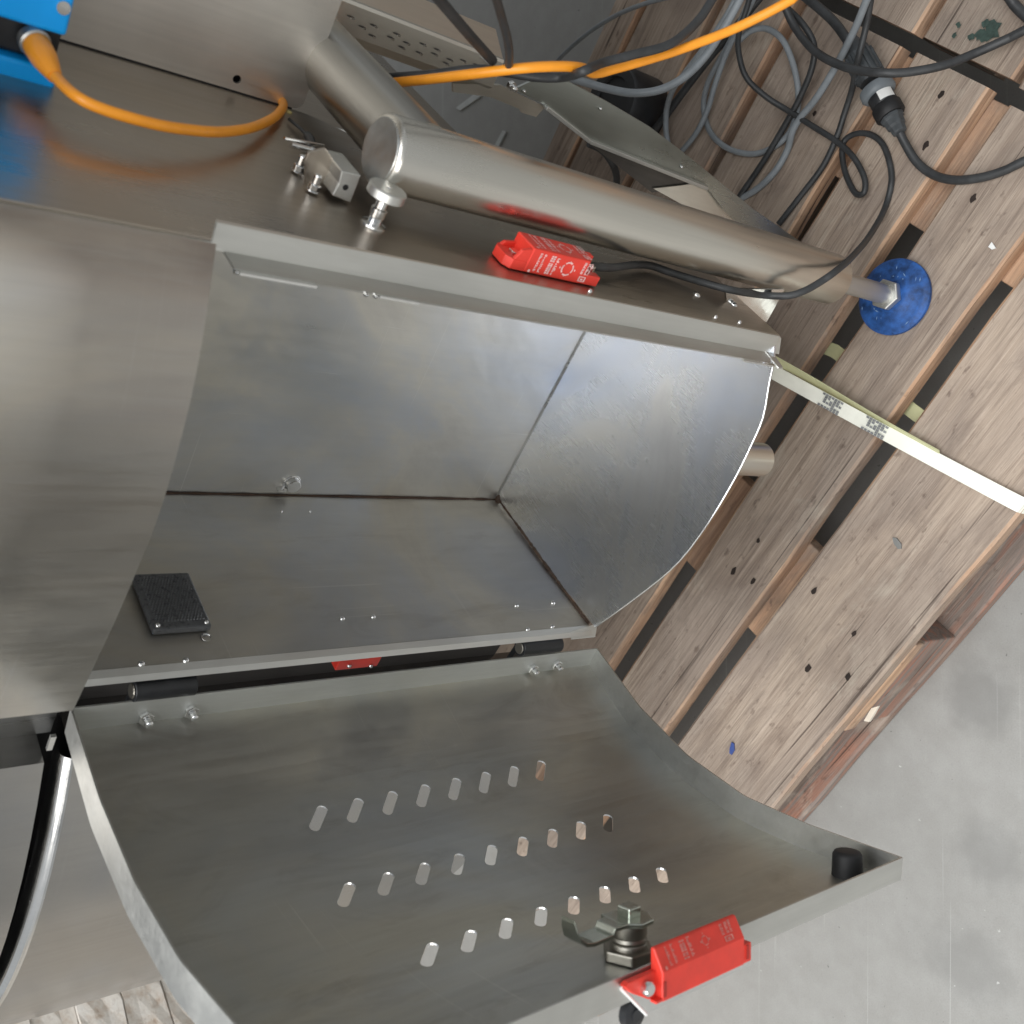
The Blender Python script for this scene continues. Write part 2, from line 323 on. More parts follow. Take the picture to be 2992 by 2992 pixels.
# brick wall beyond the machine on its far left
wallM = Matrix(((EE.x, -NE.x, 0, wld(-1.6, 0, 0).x), (EE.y, -NE.y, 0, wld(-1.6, 0, 0).y), (0, 0, 1, 0), (0, 0, 0, 1)))
wall = thing('brick_wall', 'old limewashed brick wall with eroded faces behind the left end of the stainless machine', 'brick wall', wallM)
mo = MB(); mo.box((0.35, 0.10, 0.5), (2.1, 0.19, 1.0)); obj('mortar', mo, M['mortar'], wall)
bcache = []
for k in range(5):
    b = MB(); nx, nz = 6, 3
    rr = random.Random(k)
    vs = [(-.148 + .296 * i / nx + rr.uniform(-.003, .003) * (0 < i < nx), -rr.uniform(0, .007), -.0353 + .0706 * j / nz + rr.uniform(-.002, .002)) for j in range(nz + 1) for i in range(nx + 1)]
    b.add(vs, [(j * (nx + 1) + i, j * (nx + 1) + i + 1, (j + 1) * (nx + 1) + i + 1, (j + 1) * (nx + 1) + i) for j in range(nz) for i in range(nx)])
    rim = [i for i in range(nx + 1)] + [j * (nx + 1) + nx for j in range(1, nz + 1)] + [nz * (nx + 1) + i for i in range(nx - 1, -1, -1)] + [j * (nx + 1) for j in range(nz - 1, 0, -1)]
    b.add([vs[i] for i in rim] + [(vs[i][0], .03, vs[i][2]) for i in rim], [(i, (i + 1) % len(rim), len(rim) + (i + 1) % len(rim), len(rim) + i) for i in range(len(rim))])
    me = bpy.data.meshes.new('brick'); me.from_pydata(b.v, [], b.f); me.materials.append(M['brick']); bcache.append(me)
zoff = 0.394 + 0.016 - 5 * 0.0735 - 0.0735 / 2 + 0.052
for row in range(13):
    for c in range(8):
        o = bpy.data.objects.new('brick', bcache[random.randrange(5)]); COL.objects.link(o); o.parent = wall
        o.location = (-.74 + c * 0.301 + (0.15 if row % 2 else 0), random.uniform(-.004, .003), zoff - 0.03 + row * 0.0735)
        o.rotation_euler = (0, random.choice((0, math.pi)) , 0)

# ------------------------------------------------------------------ pallets
def board(parent, m0, m1, t0, t1, z0, z1, name='board', red=False, split=14, rough=0.0016):
    """a plank with wavy edges; x along the plank"""
    b = MB(); n = split; rr = random.Random(int(m0 * 9000 + t0 * 700 + z0 * 50)); rows = []
    for i in range(n + 1):
        t = t0 + (t1 - t0) * i / n
        a0 = m0 + rr.uniform(-rough, rough); a1 = m1 + rr.uniform(-rough, rough)
        e = rr.uniform(-.002, .002) if i in (0, n) else 0
        rows.append([(t + e, a0 + .001, z0), (t + e, a0, z1 - .0025), (t + e, a0 + .003, z1 + rr.uniform(-.0006, 0)), (t + e, a1 - .003, z1 + rr.uniform(-.0006, 0)), (t + e, a1, z1 - .0025), (t + e, a1 - .001, z0)])
    vs = [v for r in rows for v in r]; fs = []; mi = []
    for i in range(n):
        for j in range(6):
            fs.append((i * 6 + j, i * 6 + (j + 1) % 6, (i + 1) * 6 + (j + 1) % 6, (i + 1) * 6 + j)); mi.append(0 if j in (2,) else 1)
    fs += [tuple(range(6)), tuple(range(n * 6, n * 6 + 6))[::-1]]; mi += [1, 1]
    b.v = vs; b.f = fs; b.mi = mi
    return obj(name, b, [M['woodred'] if red else M['wood'], M['woodred'] if red else M['woodside']], parent)
palM = Matrix(((TT.x, MM.x, 0, 0), (TT.y, MM.y, 0, 0), (0, 0, 1, 0), (0, 0, 0, 1)))
pal = thing('wooden_pallet', 'weathered wooden pallet of wide grey brown boards under the stainless machine', 'pallet', palM, 'wooden pallets')
pal2 = thing('wooden_pallet', 'second weathered pallet with a dark green stain, across a narrow gap from the machine pallet', 'pallet', palM, 'wooden pallets')
ZP = 0.144
E1B = [(.338, .483), (.507, .602), (.632, .729), (.748, .896), (.912, 1.016), (1.028, 1.144), (1.152, 1.205)]
holes = [(2143, 1668), (2200, 1697), (2378, 1728), (2495, 1852), (2362, 1952), (2478, 1978), (2215, 1580), (2750, 275), (2705, 425), (2380, 330), (2843, 580)]
nails = MB()
for (m0, m1) in E1B: board(pal, m0, m1, -1.165, .043 + random.uniform(-.003, .003), ZP - .022, ZP)
for (t0, t1) in ((-.100, .040), (-.585, -.448), (-1.16, -1.02)):
    board(pal, .340, 1.20, 0, 0, 0, 0) if False else None
    b = MB(); b.box(((t0 + t1) / 2, .77, ZP - .033), (t1 - t0, .862, .0215)); obj('cross_board', b, M['woodside'], pal, bevel=.002)
    for mc in (.392, .77, 1.15):
        b = MB(); b.box(((t0 + t1) / 2, mc, .061), (t1 - t0 - .004, .098, .077)); obj('block', b, M['woodred'] if mc < .5 else M['wood'], pal, bevel=.002)
for mc in (.392, .77, 1.15): board(pal, mc - .050, mc + .050, -1.165, .040, .001, .022, 'bottom_board', red=(mc < .5))
for (x, y) in holes:
    P = at(x, y, ZP + .0004); t, m_ = P.dot(TT), P.dot(MM); r0 = random.uniform(.0026, .0042)
    k = 9; nails.add([(t + r0 * random.uniform(.7, 1.4) * math.cos(2 * math.pi * i / k) * 1.3, m_ + r0 * random.uniform(.6, 1.1) * math.sin(2 * math.pi * i / k), ZP + .0004) for i in range(k)], [tuple(range(k))])
nh = obj('nail_hole', nails, M['nail'], pal); nh['kind'] = 'stuff'
for (m0, m1) in ((.338, .478), (.490, .605), (.614, .734), (.744, .885), (.90, 1.01), (1.03, 1.17)):
    board(pal2, m0, m1, .060 + random.uniform(-.003, .003), 1.26, ZP - .022, ZP - random.uniform(0, .002))
for (t0, t1) in ((.063, .205), (.59, .735), (1.11, 1.255)):
    b = MB(); b.box(((t0 + t1) / 2, .755, ZP - .033), (t1 - t0, .83, .0215)); obj('cross_board', b, M['woodside'], pal2, bevel=.002)
    for mc in (.392, .755, 1.11):
        b = MB(); b.box(((t0 + t1) / 2, mc, .061), (t1 - t0 - .004, .098, .077)); obj('block', b, M['wood'], pal2, bevel=.002)
for mc in (.392, .755, 1.11): board(pal2, mc - .050, mc + .050, .063, 1.255, .001, .022, 'bottom_board')
st = MB()
for (x, y, r0) in ((2895, 92, .010), (2862, 100, .006), (2872, 108, .0065), (2838, 108, .004), (2905, 78, .005), (2880, 70, .004), (2802, 74, .003), (2790, 105, .003)):
    P = at(x, y, ZP + .0006); k = 11; zq = ZP + .0006 + len(st.v) * .00002
    st.add([(P.dot(TT) + r0 * random.uniform(.5, 1.3) * math.cos(2 * math.pi * i / k), P.dot(MM) + r0 * random.uniform(.5, 1.3) * math.sin(2 * math.pi * i / k), zq) for i in range(k)], [tuple(range(k))])
obj('green_stain', st, plain('green_stain_paint', (0.045, 0.075, 0.062), 0.7, 0, .4, 200), pal2)

# loose scraps on the pallet
def scrap(name, x, y, z, poly, mat, label, cat, h=.0015):
    c = at(x, y, z); b = MB(); pts = [at(px, py, z) for px, py in poly]; b.prism([p - c for p in pts], (0, 0, h))
    o = obj(name, b, mat); o.location = c + Vector((0, 0, .0006)); tag(o, label, cat); return o
scrap('plastic_chip', 2142, 2186, ZP, [(2135, 2186), (2140, 2168), (2147, 2172), (2148, 2192), (2140, 2205), (2134, 2200)], M['bluechip'], 'small dark blue plastic chip on the front pallet board near the door', 'chip')
scrap('plastic_chip', 2625, 1588, ZP, [(2610, 1570), (2622, 1572), (2636, 1590), (2636, 1603), (2626, 1604), (2614, 1588)], M['greychip'], 'small grey flake on the wide front pallet board below the strap', 'chip')
scrap('wood_splinter', 2555, 2085, .10, [(2530, 2105), (2552, 2068), (2572, 2062), (2560, 2085), (2545, 2108)], M['chip'], 'pale orange wood splinter on the reddish pallet edge', 'splinter', .004)
scrap('paper_flake', 2898, 715, ZP, [(2890, 722), (2900, 708), (2912, 726), (2900, 730)], M['white'], 'tiny white paper flake beside the crack near the right photo edge', 'flake')
# ------------------------------------------------------------------ strap
def ribbon(pts, side, w, h=.0007):
    b = MB(); P = [Vector(p) for p in pts]; sv = Vector(side).normalized() * (w / 2); n = len(P); vs = []
    for i, p in enumerate(P):
        d = (P[min(i + 1, n - 1)] - P[max(i - 1, 0)]).normalized(); s_ = (sv - d * sv.dot(d)).normalized() * (w / 2); nn = d.cross(s_).normalized() * h
        vs += [p - s_ - nn, p + s_ - nn, p + s_ + nn, p - s_ + nn]
    fs = [(i * 4 + j, i * 4 + (j + 1) % 4, (i + 1) * 4 + (j + 1) % 4, (i + 1) * 4 + j) for i in range(n - 1) for j in range(4)] + [(0, 1, 2, 3), tuple(range(n * 4 - 4, n * 4))[::-1]]
    return b.add(vs, fs)
strap = thing('packing_strap', 'pale yellow white packing strap with two grey crimped weld marks running over the pallet boards', 'strap')
top = [at(2240, 1072, .190), at(2262, 1088, .185), at(2340, 1131, .172), at(2500, 1218, .156), at(2700, 1326, .150), at(2900, 1432, .1495), at(2975, 1471, .149)]
e_ = top[-1]; top += [e_ - MM * .004 + Vector((0, 0, -.006)), e_ - MM * .006 + Vector((0, 0, -.02)), e_ - MM * .006 + Vector((0, 0, -.05))]
obj('strap_band', ribbon(spline(top, 5), TT, .0158), M['strap'], strap)
lo = [at(2232, 1040, .205), at(2290, 1066, .186), at(2380, 1116, .168), at(2480, 1176, .1545), at(2600, 1247, .1505), at(2745, 1328, .148)]
obj('strap_tail', ribbon(spline(lo, 5), TT * .6 + UZ * .8, .0145), M['strapdim'], strap)
crimp = plain('crimp_print', (0.30, 0.31, 0.32), .35, .3, .3, 400)
for (x0, y0, x1, y1) in ((2398, 1163, 2458, 1197), (2525, 1232, 2590, 1268)):
    A = at(x0, y0, .1655 if x0 < 2450 else .1562); Bq = at(x1, y1, .1605 if x0 < 2450 else .1545); d = (Bq - A); sd = TT - d.normalized() * TT.dot(d.normalized()); sd.normalize()
    cb = MB(); nrm = sd.cross(d.normalized()); nrm = nrm if nrm.z > 0 else -nrm
    for i in range(7):
        for j in range(6):
            if (i * 5 + j * 3 + (i * j) % 4) % 3 == 0 and 0 < j < 5: continue
            c = A + d * ((i + .5) / 7) + sd * ((j - 2.5) * .0026) + nrm * .0015
            cb.box(c, (d.length / 9.5, .0021, .0009), (d.normalized(), sd, nrm))
    obj('weld_mark', cb, crimp, strap)
lower = [at(2385, 1005, .112), at(2440, 1026, .112), at(2560, 1118, .112), at(2668, 1202, .112), at(2760, 1270, .112)]
ob = obj('packing_strap', ribbon(lower, TT, .0158), M['strapdim']); tag(ob, 'yellowish strap seen in the pallet gaps below the boards, under the pale printed strap', 'strap')

# ------------------------------------------------------------------ the machine
macM = Matrix(((NE.x, EE.x, 0, R0.x), (NE.y, EE.y, 0, R0.y), (0, 0, 1, ZB), (0, 0, 0, 1)))
mac = thing('stainless_machine', 'stainless steel machine with curved front panels and an open bowed door, standing on the pallet', 'machine', macM)
ZT = .527; ZH = .98
def V3(p, z): return Vector((p[0], p[1], z))
def wallsheet(name, pts, z0, z1, mat, parent=mac, th=.0015, off=-1, bev=0):
    b = MB(); b.strip([V3(p, z0) for p in pts], [V3(p, z1) for p in pts]); return obj(name, b, mat, parent, solid=th, soff=off, bevel=bev)
def rounded(P, r, k=4):
    P = [Vector((*p, 0)) for p in P]; out = [P[0]]
    for a, b, c in zip(P, P[1:], P[2:]):
        p0 = b + (a - b).normalized() * r; p1 = b + (c - b).normalized() * r
        out += [(p0 * (1 - t) ** 2 + b * 2 * t * (1 - t) + p1 * t * t) for t in [i / k for i in range(k + 1)]]
    return out + [P[-1]]
rounded2 = rounded
# upper curved front panel: press-braked facets, returns at both ends and below
ZP1 = .542; FP = [tuple(Lz(x, y, ZP1).xy) for x, y in ((628, 712), (573, 1098), (470, 1490), (345, 1790), (212, 2072))]
FPr = [(p.x, p.y) for p in rounded2(FP, .034, 8)]
b = MB(); full = FPr + [(FP[-1][0] - .006, FP[-1][1] + .006), (FP[-1][0] - .007, .030)]
b.strip([V3(p, ZP1) for p in full], [V3(p, ZH) for p in full])
inn = [(p[0] * .93 - .012, p[1] + .018) for p in FPr]
b.strip([V3(p, ZP1) for p in inn], [V3(p, ZP1) for p in FPr])
obj('front_panel', b, M['panel'], mac, solid=.0016, soff=0, smooth=True, angle=25)
# right side sheet with step behind the leg
b = MB(); prof = [(0, 0), (.19, 0), (.19, .352), (.206, .372), (.2125, .39), (.2125, ZH), (FP[0][1] + .001, ZH), (FP[0][1] + .001, ZP1 + .002), (-.001, ZT + .006)]
b.add([(0, q, z) for q, z in prof], [tuple(range(len(prof)))])
obj('side_panel', b, M['side'], mac, solid=.0018, soff=0)
# jamb: narrow front face and the lip turned forward, with the little notches
def jz(z): return z
lipz = [0, .006, .006, .056, .056, .060, .060, .385, .385, .395, .395, .43, .43, .436, .436, .462, .462, .468, .468, .520]
b = MB()
b.strip([(0, 0, 0), (0, 0, .532)], [(-.0165, -.0030, 0), (-.0165, -.0030, .532)])
b.strip([(-.0165, -.0030, .004), (-.0165, -.0030, .524)], [(-.0195, -.0165, .012), (-.0195, -.0165, .521)])
obj('jamb_lip', b, M['flange'], mac, solid=.0014, soff=0)
for (z0, z1, dq) in ((.010, .054, .0042), (.395, .425, .0022), (.47, .519, .0036)):
    b = MB(); b.box((-.0197, -.0165 - dq / 2, (z0 + z1) / 2), (.0015, dq, z1 - z0)); obj('lip_tab', b, M['bright'], mac)
for z in (.009, .022, .030, .427, .434, .52):
    b = MB(); b.lathe((-.0205, -.0165, z), (.3, -1, .2), [(0, .0016), (.0018, .0013), (.0026, .0006)], 10); obj('weld_spot', b, M['bright'], mac, smooth=True)
b = MB(); b.prism([(.0004, .0005, .546), (.0004, -.0005, .533), (-.0165, -.0045, .533)], (0, -.0012, 0)); obj('corner_tab', b, M['flange'], mac)
b = MB(); b.prism([(-.0165, -.003, -.002), (-.0165, -.003, .010), (-.021, -.021, .004), (-.021, -.020, -.004)], (.0012, 0, 0)); b.prism([(0, 0, -.001), (-.016, -.003, -.001), (-.016, -.003, -.012), (-.002, 0, -.005)], (0, .0012, 0)); obj('corner_tab', b, M['flange'], mac)
# chute interior
CC = (-.368, .196); UE = (-.0025, .2115)
b = MB(); b.strip([V3(CC, 0), V3(UE, 0)], [V3(CC, .80), V3(UE, .80)]); obj('chute_back_panel', b, M['inner'], mac, solid=.0015, soff=0)
b = MB(); lp = [(CC[0], CC[1]), (-.364, -.0105)]; b.strip([V3(p, 0) for p in lp], [V3(p, .80) for p in lp]); obj('chute_side_panel', b, M['innerdark'], mac, solid=.0015, soff=0)
b = MB(); lp = [(-.364, -.0105), (-.3662, -.0165), (-.369, -.0205)]; b.strip([V3(p, .0) for p in lp], [V3(p, ZT + .003) for p in lp]); obj('hinge_lip', b, M['flange'], mac, solid=.0014, soff=0)
arc = [Lz(x, y, 0) for x, y in ((2263, 1052), (2248, 1120), (2230, 1220), (2196, 1300), (2150, 1394), (2075, 1520), (1985, 1640), (1880, 1730), (1740, 1832))]
tray = [Vector((*CC, .0)), Vector((*UE, .0)), Vector((-.0025, .0035, 0))] + [Vector((a.x, a.y, 0)) for a in arc]
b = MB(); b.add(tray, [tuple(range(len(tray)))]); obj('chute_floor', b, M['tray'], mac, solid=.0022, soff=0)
b = MB(); b.tube([p + Vector((0, 0, .0002)) for p in spline(tray[3:], 3)], .0009, 8); obj('floor_edge', b, M['bright'], mac, smooth=True)
def seam(name, pts, r, mat):
    b = MB(); rr_ = random.Random(len(name) + int(r * 1e5)); sp_ = spline(pts, 26); b.tube([p + Vector((0, 0, rr_.uniform(-.0002, .0002))) for p in sp_], (lambda t: r * rr_.uniform(.55, 1.25)) if mat is M['seam'] else r, 8)
    return b and seam_(name, b, mat)
def seam_(name, b, mat): return obj(name, b, mat, mac, smooth=True)
un = Vector((UE[1] - CC[1], -(UE[0] - CC[0]), 0)).normalized(); un = un if un.y < 0 else -un
ud = (Vector((*UE, 0)) - Vector((*CC, 0)))
seam('seam_joint', [V3(CC, .8) + Vector((.0012, -.001, 0)), V3(CC, .4) + Vector((.0012, -.0014, 0)), V3(CC, .02) + Vector((.0012, -.001, 0)), V3(CC, .0)], .0016, M['seam'])
seam('seam_joint', [V3((-.3628, .19), .001), V3((-.3625, .10), .001), V3((-.3625, .02), .001), V3((-.362, -.009), .001)], .0017, M['seam'])
seam('weld_seam', [V3(CC, .001) + un * .001 + ud * .02, V3(CC, .001) + un * .001 + ud * .5, V3(CC, .001) + un * .001 + ud * .93], .0017, M['weld'])
b = MB(); b.lathe((CC[0] + .006, CC[1] - .007, .0005), (.3, -.5, 1), [(0, .006), (.0012, .003)], 14); obj('seam_corner', b, M['seam'], mac)
b = MB(); b.prism([V3((-.3662, -.0165), .030), V3((-.371, -.0215), .030), V3((-.371, -.0215), -.006), V3((-.362, -.012), -.010)], (.0012, .0006, 0)); obj('corner_tab', b, M['flange'], mac)
# fasteners
def dome(name, pos, nrm, r=.0026, parent=mac, mat='bright'):
    b = MB(); b.lathe(pos, nrm, [(-.0005, r), (.0006, r), (.0018, r * .7), (.0024, r * .25)], 12); return obj(name, b, M[mat], parent, smooth=True, angle=60)
def hexnut(name, pos, nrm, r, h, parent=mac, mat='bright', stud=.006, rs=.0026):
    b = MB(); b.lathe(pos, nrm, [(0, r), (h, r)], 6); b.lathe(Vector(pos) + Vector(nrm).normalized() * h, nrm, [(0, rs), (stud, rs), (stud + .0012, rs * .5)], 12)
    return obj(name, b, M[mat], parent, bevel=.0006)
for (x, y, r) in ((413, 1940, .0028), (543, 1930, .0028), (1000, 1808, .0026), (1090, 1803, .0026), (1508, 1770, .0027), (1615, 1762, .0027), (1541, 1840, .0026), (1613, 1832, .0026), (822, 1497, .0011), (905, 1497, .0011)):
    P = Lp(x, y, -.3632); dome('rivet', P, (1, 0, 0), r)
P = Lp(603, 1862, -.3630); b = MB(); b.lathe(P, (1, 0, 0), [(0, .0048), (.0008, .0046), (.0008, .0034), (-.0012, .003)], 14); obj('rivet_ring', b, M['bright'], mac, smooth=True)
Pu = Lpl(852, 1410, V3(CC, 0), un); b = MB(); b.lathe(Pu, un, [(0, .0095), (.0015, .0095), (.0015, .0078), (.0075, .0072)], 18); b.box(Pu + un * .004 + Vector((-.006, 0, .011)), (.003, .006, .009)); obj('bolt_head', b, M['bright'], mac, bevel=.0005)
# prismatic reflector on the chute side
rq = [Lp(x, y, -.3555) for x, y in ((404, 1674), (560, 1672), (613, 1822), (462, 1838))]
qs = sorted([p.y for p in rq]); zs = sorted([p.z for p in rq]); q0, q1, z0, z1 = qs[0], qs[-1], (zs[0] + zs[1]) / 2, (zs[2] + zs[3]) / 2 + .004
b = MB(); b.box((-.3595, (q0 + q1) / 2, (z0 + z1) / 2), (.0068, q1 - q0, z1 - z0)); refl = obj('reflector', b, M['reflector'], mac, bevel=.0018); lab(refl, 'smoky black prismatic reflector plate')
b = MB(); nq, nz = 19, 15
for i in range(nq):
    for j in range(nz):
        cy = q0 + .007 + (q1 - q0 - .011) * (i + .5) / nq; cz = z0 + .004 + (z1 - z0 - .008) * (j + .5 + (.25 if i % 2 else -.25)) / nz; a = (q1 - q0 - .011) / nq * .46; c_ = (z1 - z0 - .008) / nz * .46
        b.add([(-.3561, cy - a, cz), (-.3561, cy, cz - c_), (-.3561, cy + a, cz), (-.3561, cy, cz + c_), (-.3546, cy, cz)], [(0, 1, 4), (1, 2, 4), (2, 3, 4), (3, 0, 4)])
obj('prism_facets', b, M['reflector'], refl)
for (qq, zz) in ((q0 + .004, z0 + .004), (q0 + .004, z1 - .004)): dome('screw', (-.3562, qq, zz), (1, 0, 0), .0021, refl)
# right jamb: small screws on the side sheet
for (x, y, r) in ((2036, 862, .0036), (2145, 890, .0036), (2090, 928, .0019), (2160, 943, .0019), (1723, 852, .002)):
    dome('screw', Lp(x, y, .0010), (1, 0, 0), r)

# ---- door (open), bowed sheet with three rows of slots
DB, DT = -.017, .530
DP = [(-.4085, -.029), (-.4125, -.108), (-.3970, -.1875), (-.3675, -.260), (-.3265, -.3210), (-.2690, -.3865)]
DK = [Vector((*p, 0)) for p in DP]
DV = rounded(DP, .020, 4)
cum = [0]
for a_, b_ in zip(DV, DV[1:]): cum.append(cum[-1] + (b_ - a_).length)
SL = cum[-1]
def dpos(s):
    for i in range(len(cum) - 1):
        if s <= cum[i + 1] or i == len(cum) - 2:
            t = (s - cum[i]) / (cum[i + 1] - cum[i]); return DV[i].lerp(DV[i + 1], t)
def dtan(s): return (dpos(min(SL, s + .004)) - dpos(max(0, s - .004))).normalized()
def dnor(s): t = dtan(s); return Vector((-t.y, t.x, 0))            # towards the inside of the door
def dhit(x, y):
    r = lray(x, y); best = None
    for i in range(len(DV) - 1):
        e = DV[i + 1] - DV[i]; n = Vector((-e.y, e.x, 0)); k = (DV[i] - CL).dot(n) / r.dot(n); P = CL + r * k
        u = (Vector((P.x, P.y, 0)) - DV[i]).dot(e) / e.length_squared
        if -.05 <= u <= 1.05 and k > 0 and best is None: best = (cum[i] + u * e.length, P.z)
    return best
door = MB()
slot_ends = [(8, (945, 2357), (914, 2429), (1583, 2225), (1575, 2282)), (9, (1026, 2582), (998, 2652), (1776, 2382), (1776, 2432)), (8, (1267, 2758), (1243, 2827), (1930, 2538), (1939, 2582))]
slots = []
for n, t0_, b0_, t1_, b1_ in slot_ends:
    A, Bq, Cq, Dq = dhit(*t0_), dhit(*b0_), dhit(*t1_), dhit(*b1_)
    for i in range(n):
        f = i / (n - 1)
        tp = (A[0] + (Cq[0] - A[0]) * f, A[1] + (Cq[1] - A[1]) * f); bt = (Bq[0] + (Dq[0] - Bq[0]) * f, Bq[1] + (Dq[1] - Bq[1]) * f)
        slots.append(((tp[0] + bt[0]) / 2, (tp[1] + bt[1]) / 2, math.hypot(tp[0] - bt[0], tp[1] - bt[1]), .0086, math.atan2(bt[1] - tp[1], bt[0] - tp[0])))
def slot_outline(s, z, ln, w, ang, n=6):
    r = w / 2; pts = []; ca_, sa_ = math.cos(ang), math.sin(ang); s0, zz0 = s, z; s = z = 0
    for k in range(n + 1):
        a = math.pi / 2 - math.pi * k / n; pts.append((s + ln / 2 - r + r * math.cos(a), z + r * math.sin(a)))
    for k in range(n + 1):
        a = -math.pi / 2 - math.pi * k / n; pts.append((s - ln / 2 + r + r * math.cos(a), z + r * math.sin(a)))
    return [(s0 + x * ca_ - y * sa_, zz0 + x * sa_ + y * ca_) for x, y in pts]
pts = []; edges = []
def loop(L_):
    o = len(pts); pts.extend([Vector(p) for p in L_]); edges.extend([(o + i, o + (i + 1) % len(L_)) for i in range(len(L_))])
for sl in slots: loop(slot_outline(*sl))
grid_s = sorted([SL * i / 39 for i in range(40)] + cum[1:-1]); ns, nzg = len(grid_s) - 1, 24
for i in range(ns + 1):
    for j in range(nzg + 1):
        s = grid_s[i]; z = DB + (DT - DB) * j / nzg
        if any(math.hypot(s - a, z - b_) < c / 2 + .003 for a, b_, c, d, an in slots): continue
        pts.append(Vector((s, z)))
vo, eo, fo, *_ = delaunay_2d_cdt(pts, edges, [], 0, 1e-6)
keep = []
for f in fo:
    c = sum((vo[i] for i in f), Vector((0, 0))) / len(f)
    ins = False
    for (a, b_, ln, w, an) in slots:
        ux_ = (c.x - a) * math.cos(an) + (c.y - b_) * math.sin(an); dy = -(c.x - a) * math.sin(an) + (c.y - b_) * math.cos(an)
        dx = max(0, abs(ux_) - (ln / 2 - w / 2))
        if dx * dx + dy * dy < (w / 2 * .985) ** 2: ins = True; break
    if not ins: keep.append(f)
b = MB(); b.add([dpos(v.x) + Vector((0, 0, v.y)) for v in vo], keep)
doorroot = bpy.data.objects.new('door', None); COL.objects.link(doorroot); doorroot.parent = mac; doorroot.empty_display_size = .05
lab(doorroot, 'open bowed stainless door with three rows of slots')
ds = obj('door_sheet', b, [M['door'], M['bright']], doorroot, solid=.0014, soff=0); ds.modifiers['thickness'].material_offset_rim = 1
FD = .0265
outer = [v.copy() for v in DK]; inner = []
for i, v in enumerate(DK):
    if i == 0: nrm = Vector((.0225, .004, 0)) / FD
    elif i == len(DK) - 1: nrm = dnor(SL) * .70 + dtan(SL) * .02
    else:
        t1 = (DK[i] - DK[i - 1]).normalized(); t2 = (DK[i + 1] - DK[i]).normalized(); tt = (t1 + t2).normalized(); nrm = Vector((-tt.y, tt.x, 0)) * (1.08 - .2 * i / 5)
    inner.append(v + nrm * FD)
inner = rounded([(p.x, p.y) for p in inner], .006, 2); outer = rounded([(p.x, p.y) for p in outer], .006, 2)
b = MB(); b.strip([V3(p, DB) for p in outer], [V3(p, DB + .0005) for p in inner]); obj('door_flange', b, M['flange'], doorroot, solid=.0015, soff=0)
b = MB(); b.strip([V3(p, DT) for p in outer], [V3(p, DT) for p in inner]); obj('door_flange', b, M['flange'], doorroot, solid=.0015, soff=0)
h0 = dpos(0); h1 = dpos(0) + Vector((.0225, .004, 0))
b = MB(); b.strip([V3(h0, DB), V3(h0, DT)], [V3(h1, DB + .001), V3(h1, DT - .001)]); obj('door_flange', b, M['satin'], doorroot, solid=.0015, soff=0)
f0 = dpos(SL); f1 = inner[-1] + dtan(SL) * .001
b = MB(); b.strip([V3(f0, DB), V3(f0, DT)], [V3(f1, DB), V3(f1, DT)]); obj('door_flange', b, M['flange'], doorroot, solid=.0015, soff=0)
hn = Vector((.02, -.09, 0)).normalized()
fn = Vector((.004, -.0225, 0)).normalized()                       # hinge flange faces the front
def hpl(x, y): return Lpl(x, y, h0, fn)
for (x, y) in ((424, 2093), (556, 2074), (1553, 1950), (1622, 1938)):
    P = hpl(x, y); hexnut('hinge_nut', P + fn * .0008, fn, .0062, .0042, doorroot, stud=.0055, rs=.0032)
dome('weld_spot', Lpl(1730, 1945, h0, fn) + fn * .001, (1, -1, 0), .002, doorroot)
# latch: big nut, body, square head, cam arm
ls, lz = dhit(1836, 2800); lb = dpos(ls) + Vector((0, 0, lz)); ln_ = dnor(ls); lt_ = dtan(ls)
b = MB(); b.lathe(lb + ln_ * .001, ln_, [(0, .0185), (.0075, .0185)], 6, rot=.35); obj('latch_nut', b, M['cast'], doorroot, bevel=.0012)
b = MB(); b.lathe(lb + ln_ * .008, ln_, [(0, .0125), (.003, .0125), (.004, .0118), (.006, .0125), (.008, .0118), (.010, .0125), (.0165, .0122)], 24); obj('latch_body', b, M['cast'], doorroot, smooth=True)
cz = lb + ln_ * .0255
b = MB(); zv = Vector((0, 0, 1))
armp = [(-.014, -.013), (.006, -.015), (.016, -.004), (.015, .008), (.004, .0145), (-.010, .012)]
b.prism([cz + lt_ * a - zv * c for a, c in armp], ln_ * .0035)
obj('latch_cam', b, M['zinc'], doorroot, bevel=.0008)
b = MB(); k0 = cz + ln_ * .0018
prof = [(k0 + zv * .008, .010), (k0 + zv * .022, .0085), (k0 + zv * .024 + ln_ * -.004, .0085), (k0 + zv * .041 - ln_ * .0045, .0085), (k0 + zv * .048 - ln_ * .003, .0085), (k0 + zv * .053 + ln_ * .001, .008), (k0 + zv * .056 + ln_ * .008, .007), (k0 + zv * .057 + ln_ * .013, .006)]
vs = []
for (p, w) in prof: vs += [p - lt_ * w - ln_ * .0014, p + lt_ * w - ln_ * .0014, p + lt_ * w + ln_ * .0014, p - lt_ * w + ln_ * .0014]
b.add(vs, [(i * 4 + j, i * 4 + (j + 1) % 4, (i + 1) * 4 + (j + 1) % 4, (i + 1) * 4 + j) for i in range(len(prof) - 1) for j in range(4)] + [(0, 1, 2, 3), tuple(range(len(vs) - 4, len(vs)))])
obj('latch_arm', b, M['zinc'], doorroot, bevel=.0006)
b = MB(); b.box(cz + ln_ * .0065, (.0115, .0115, .0075), (lt_, zv, ln_)); obj('latch_bolt', b, M['zinc'], doorroot, bevel=.001)
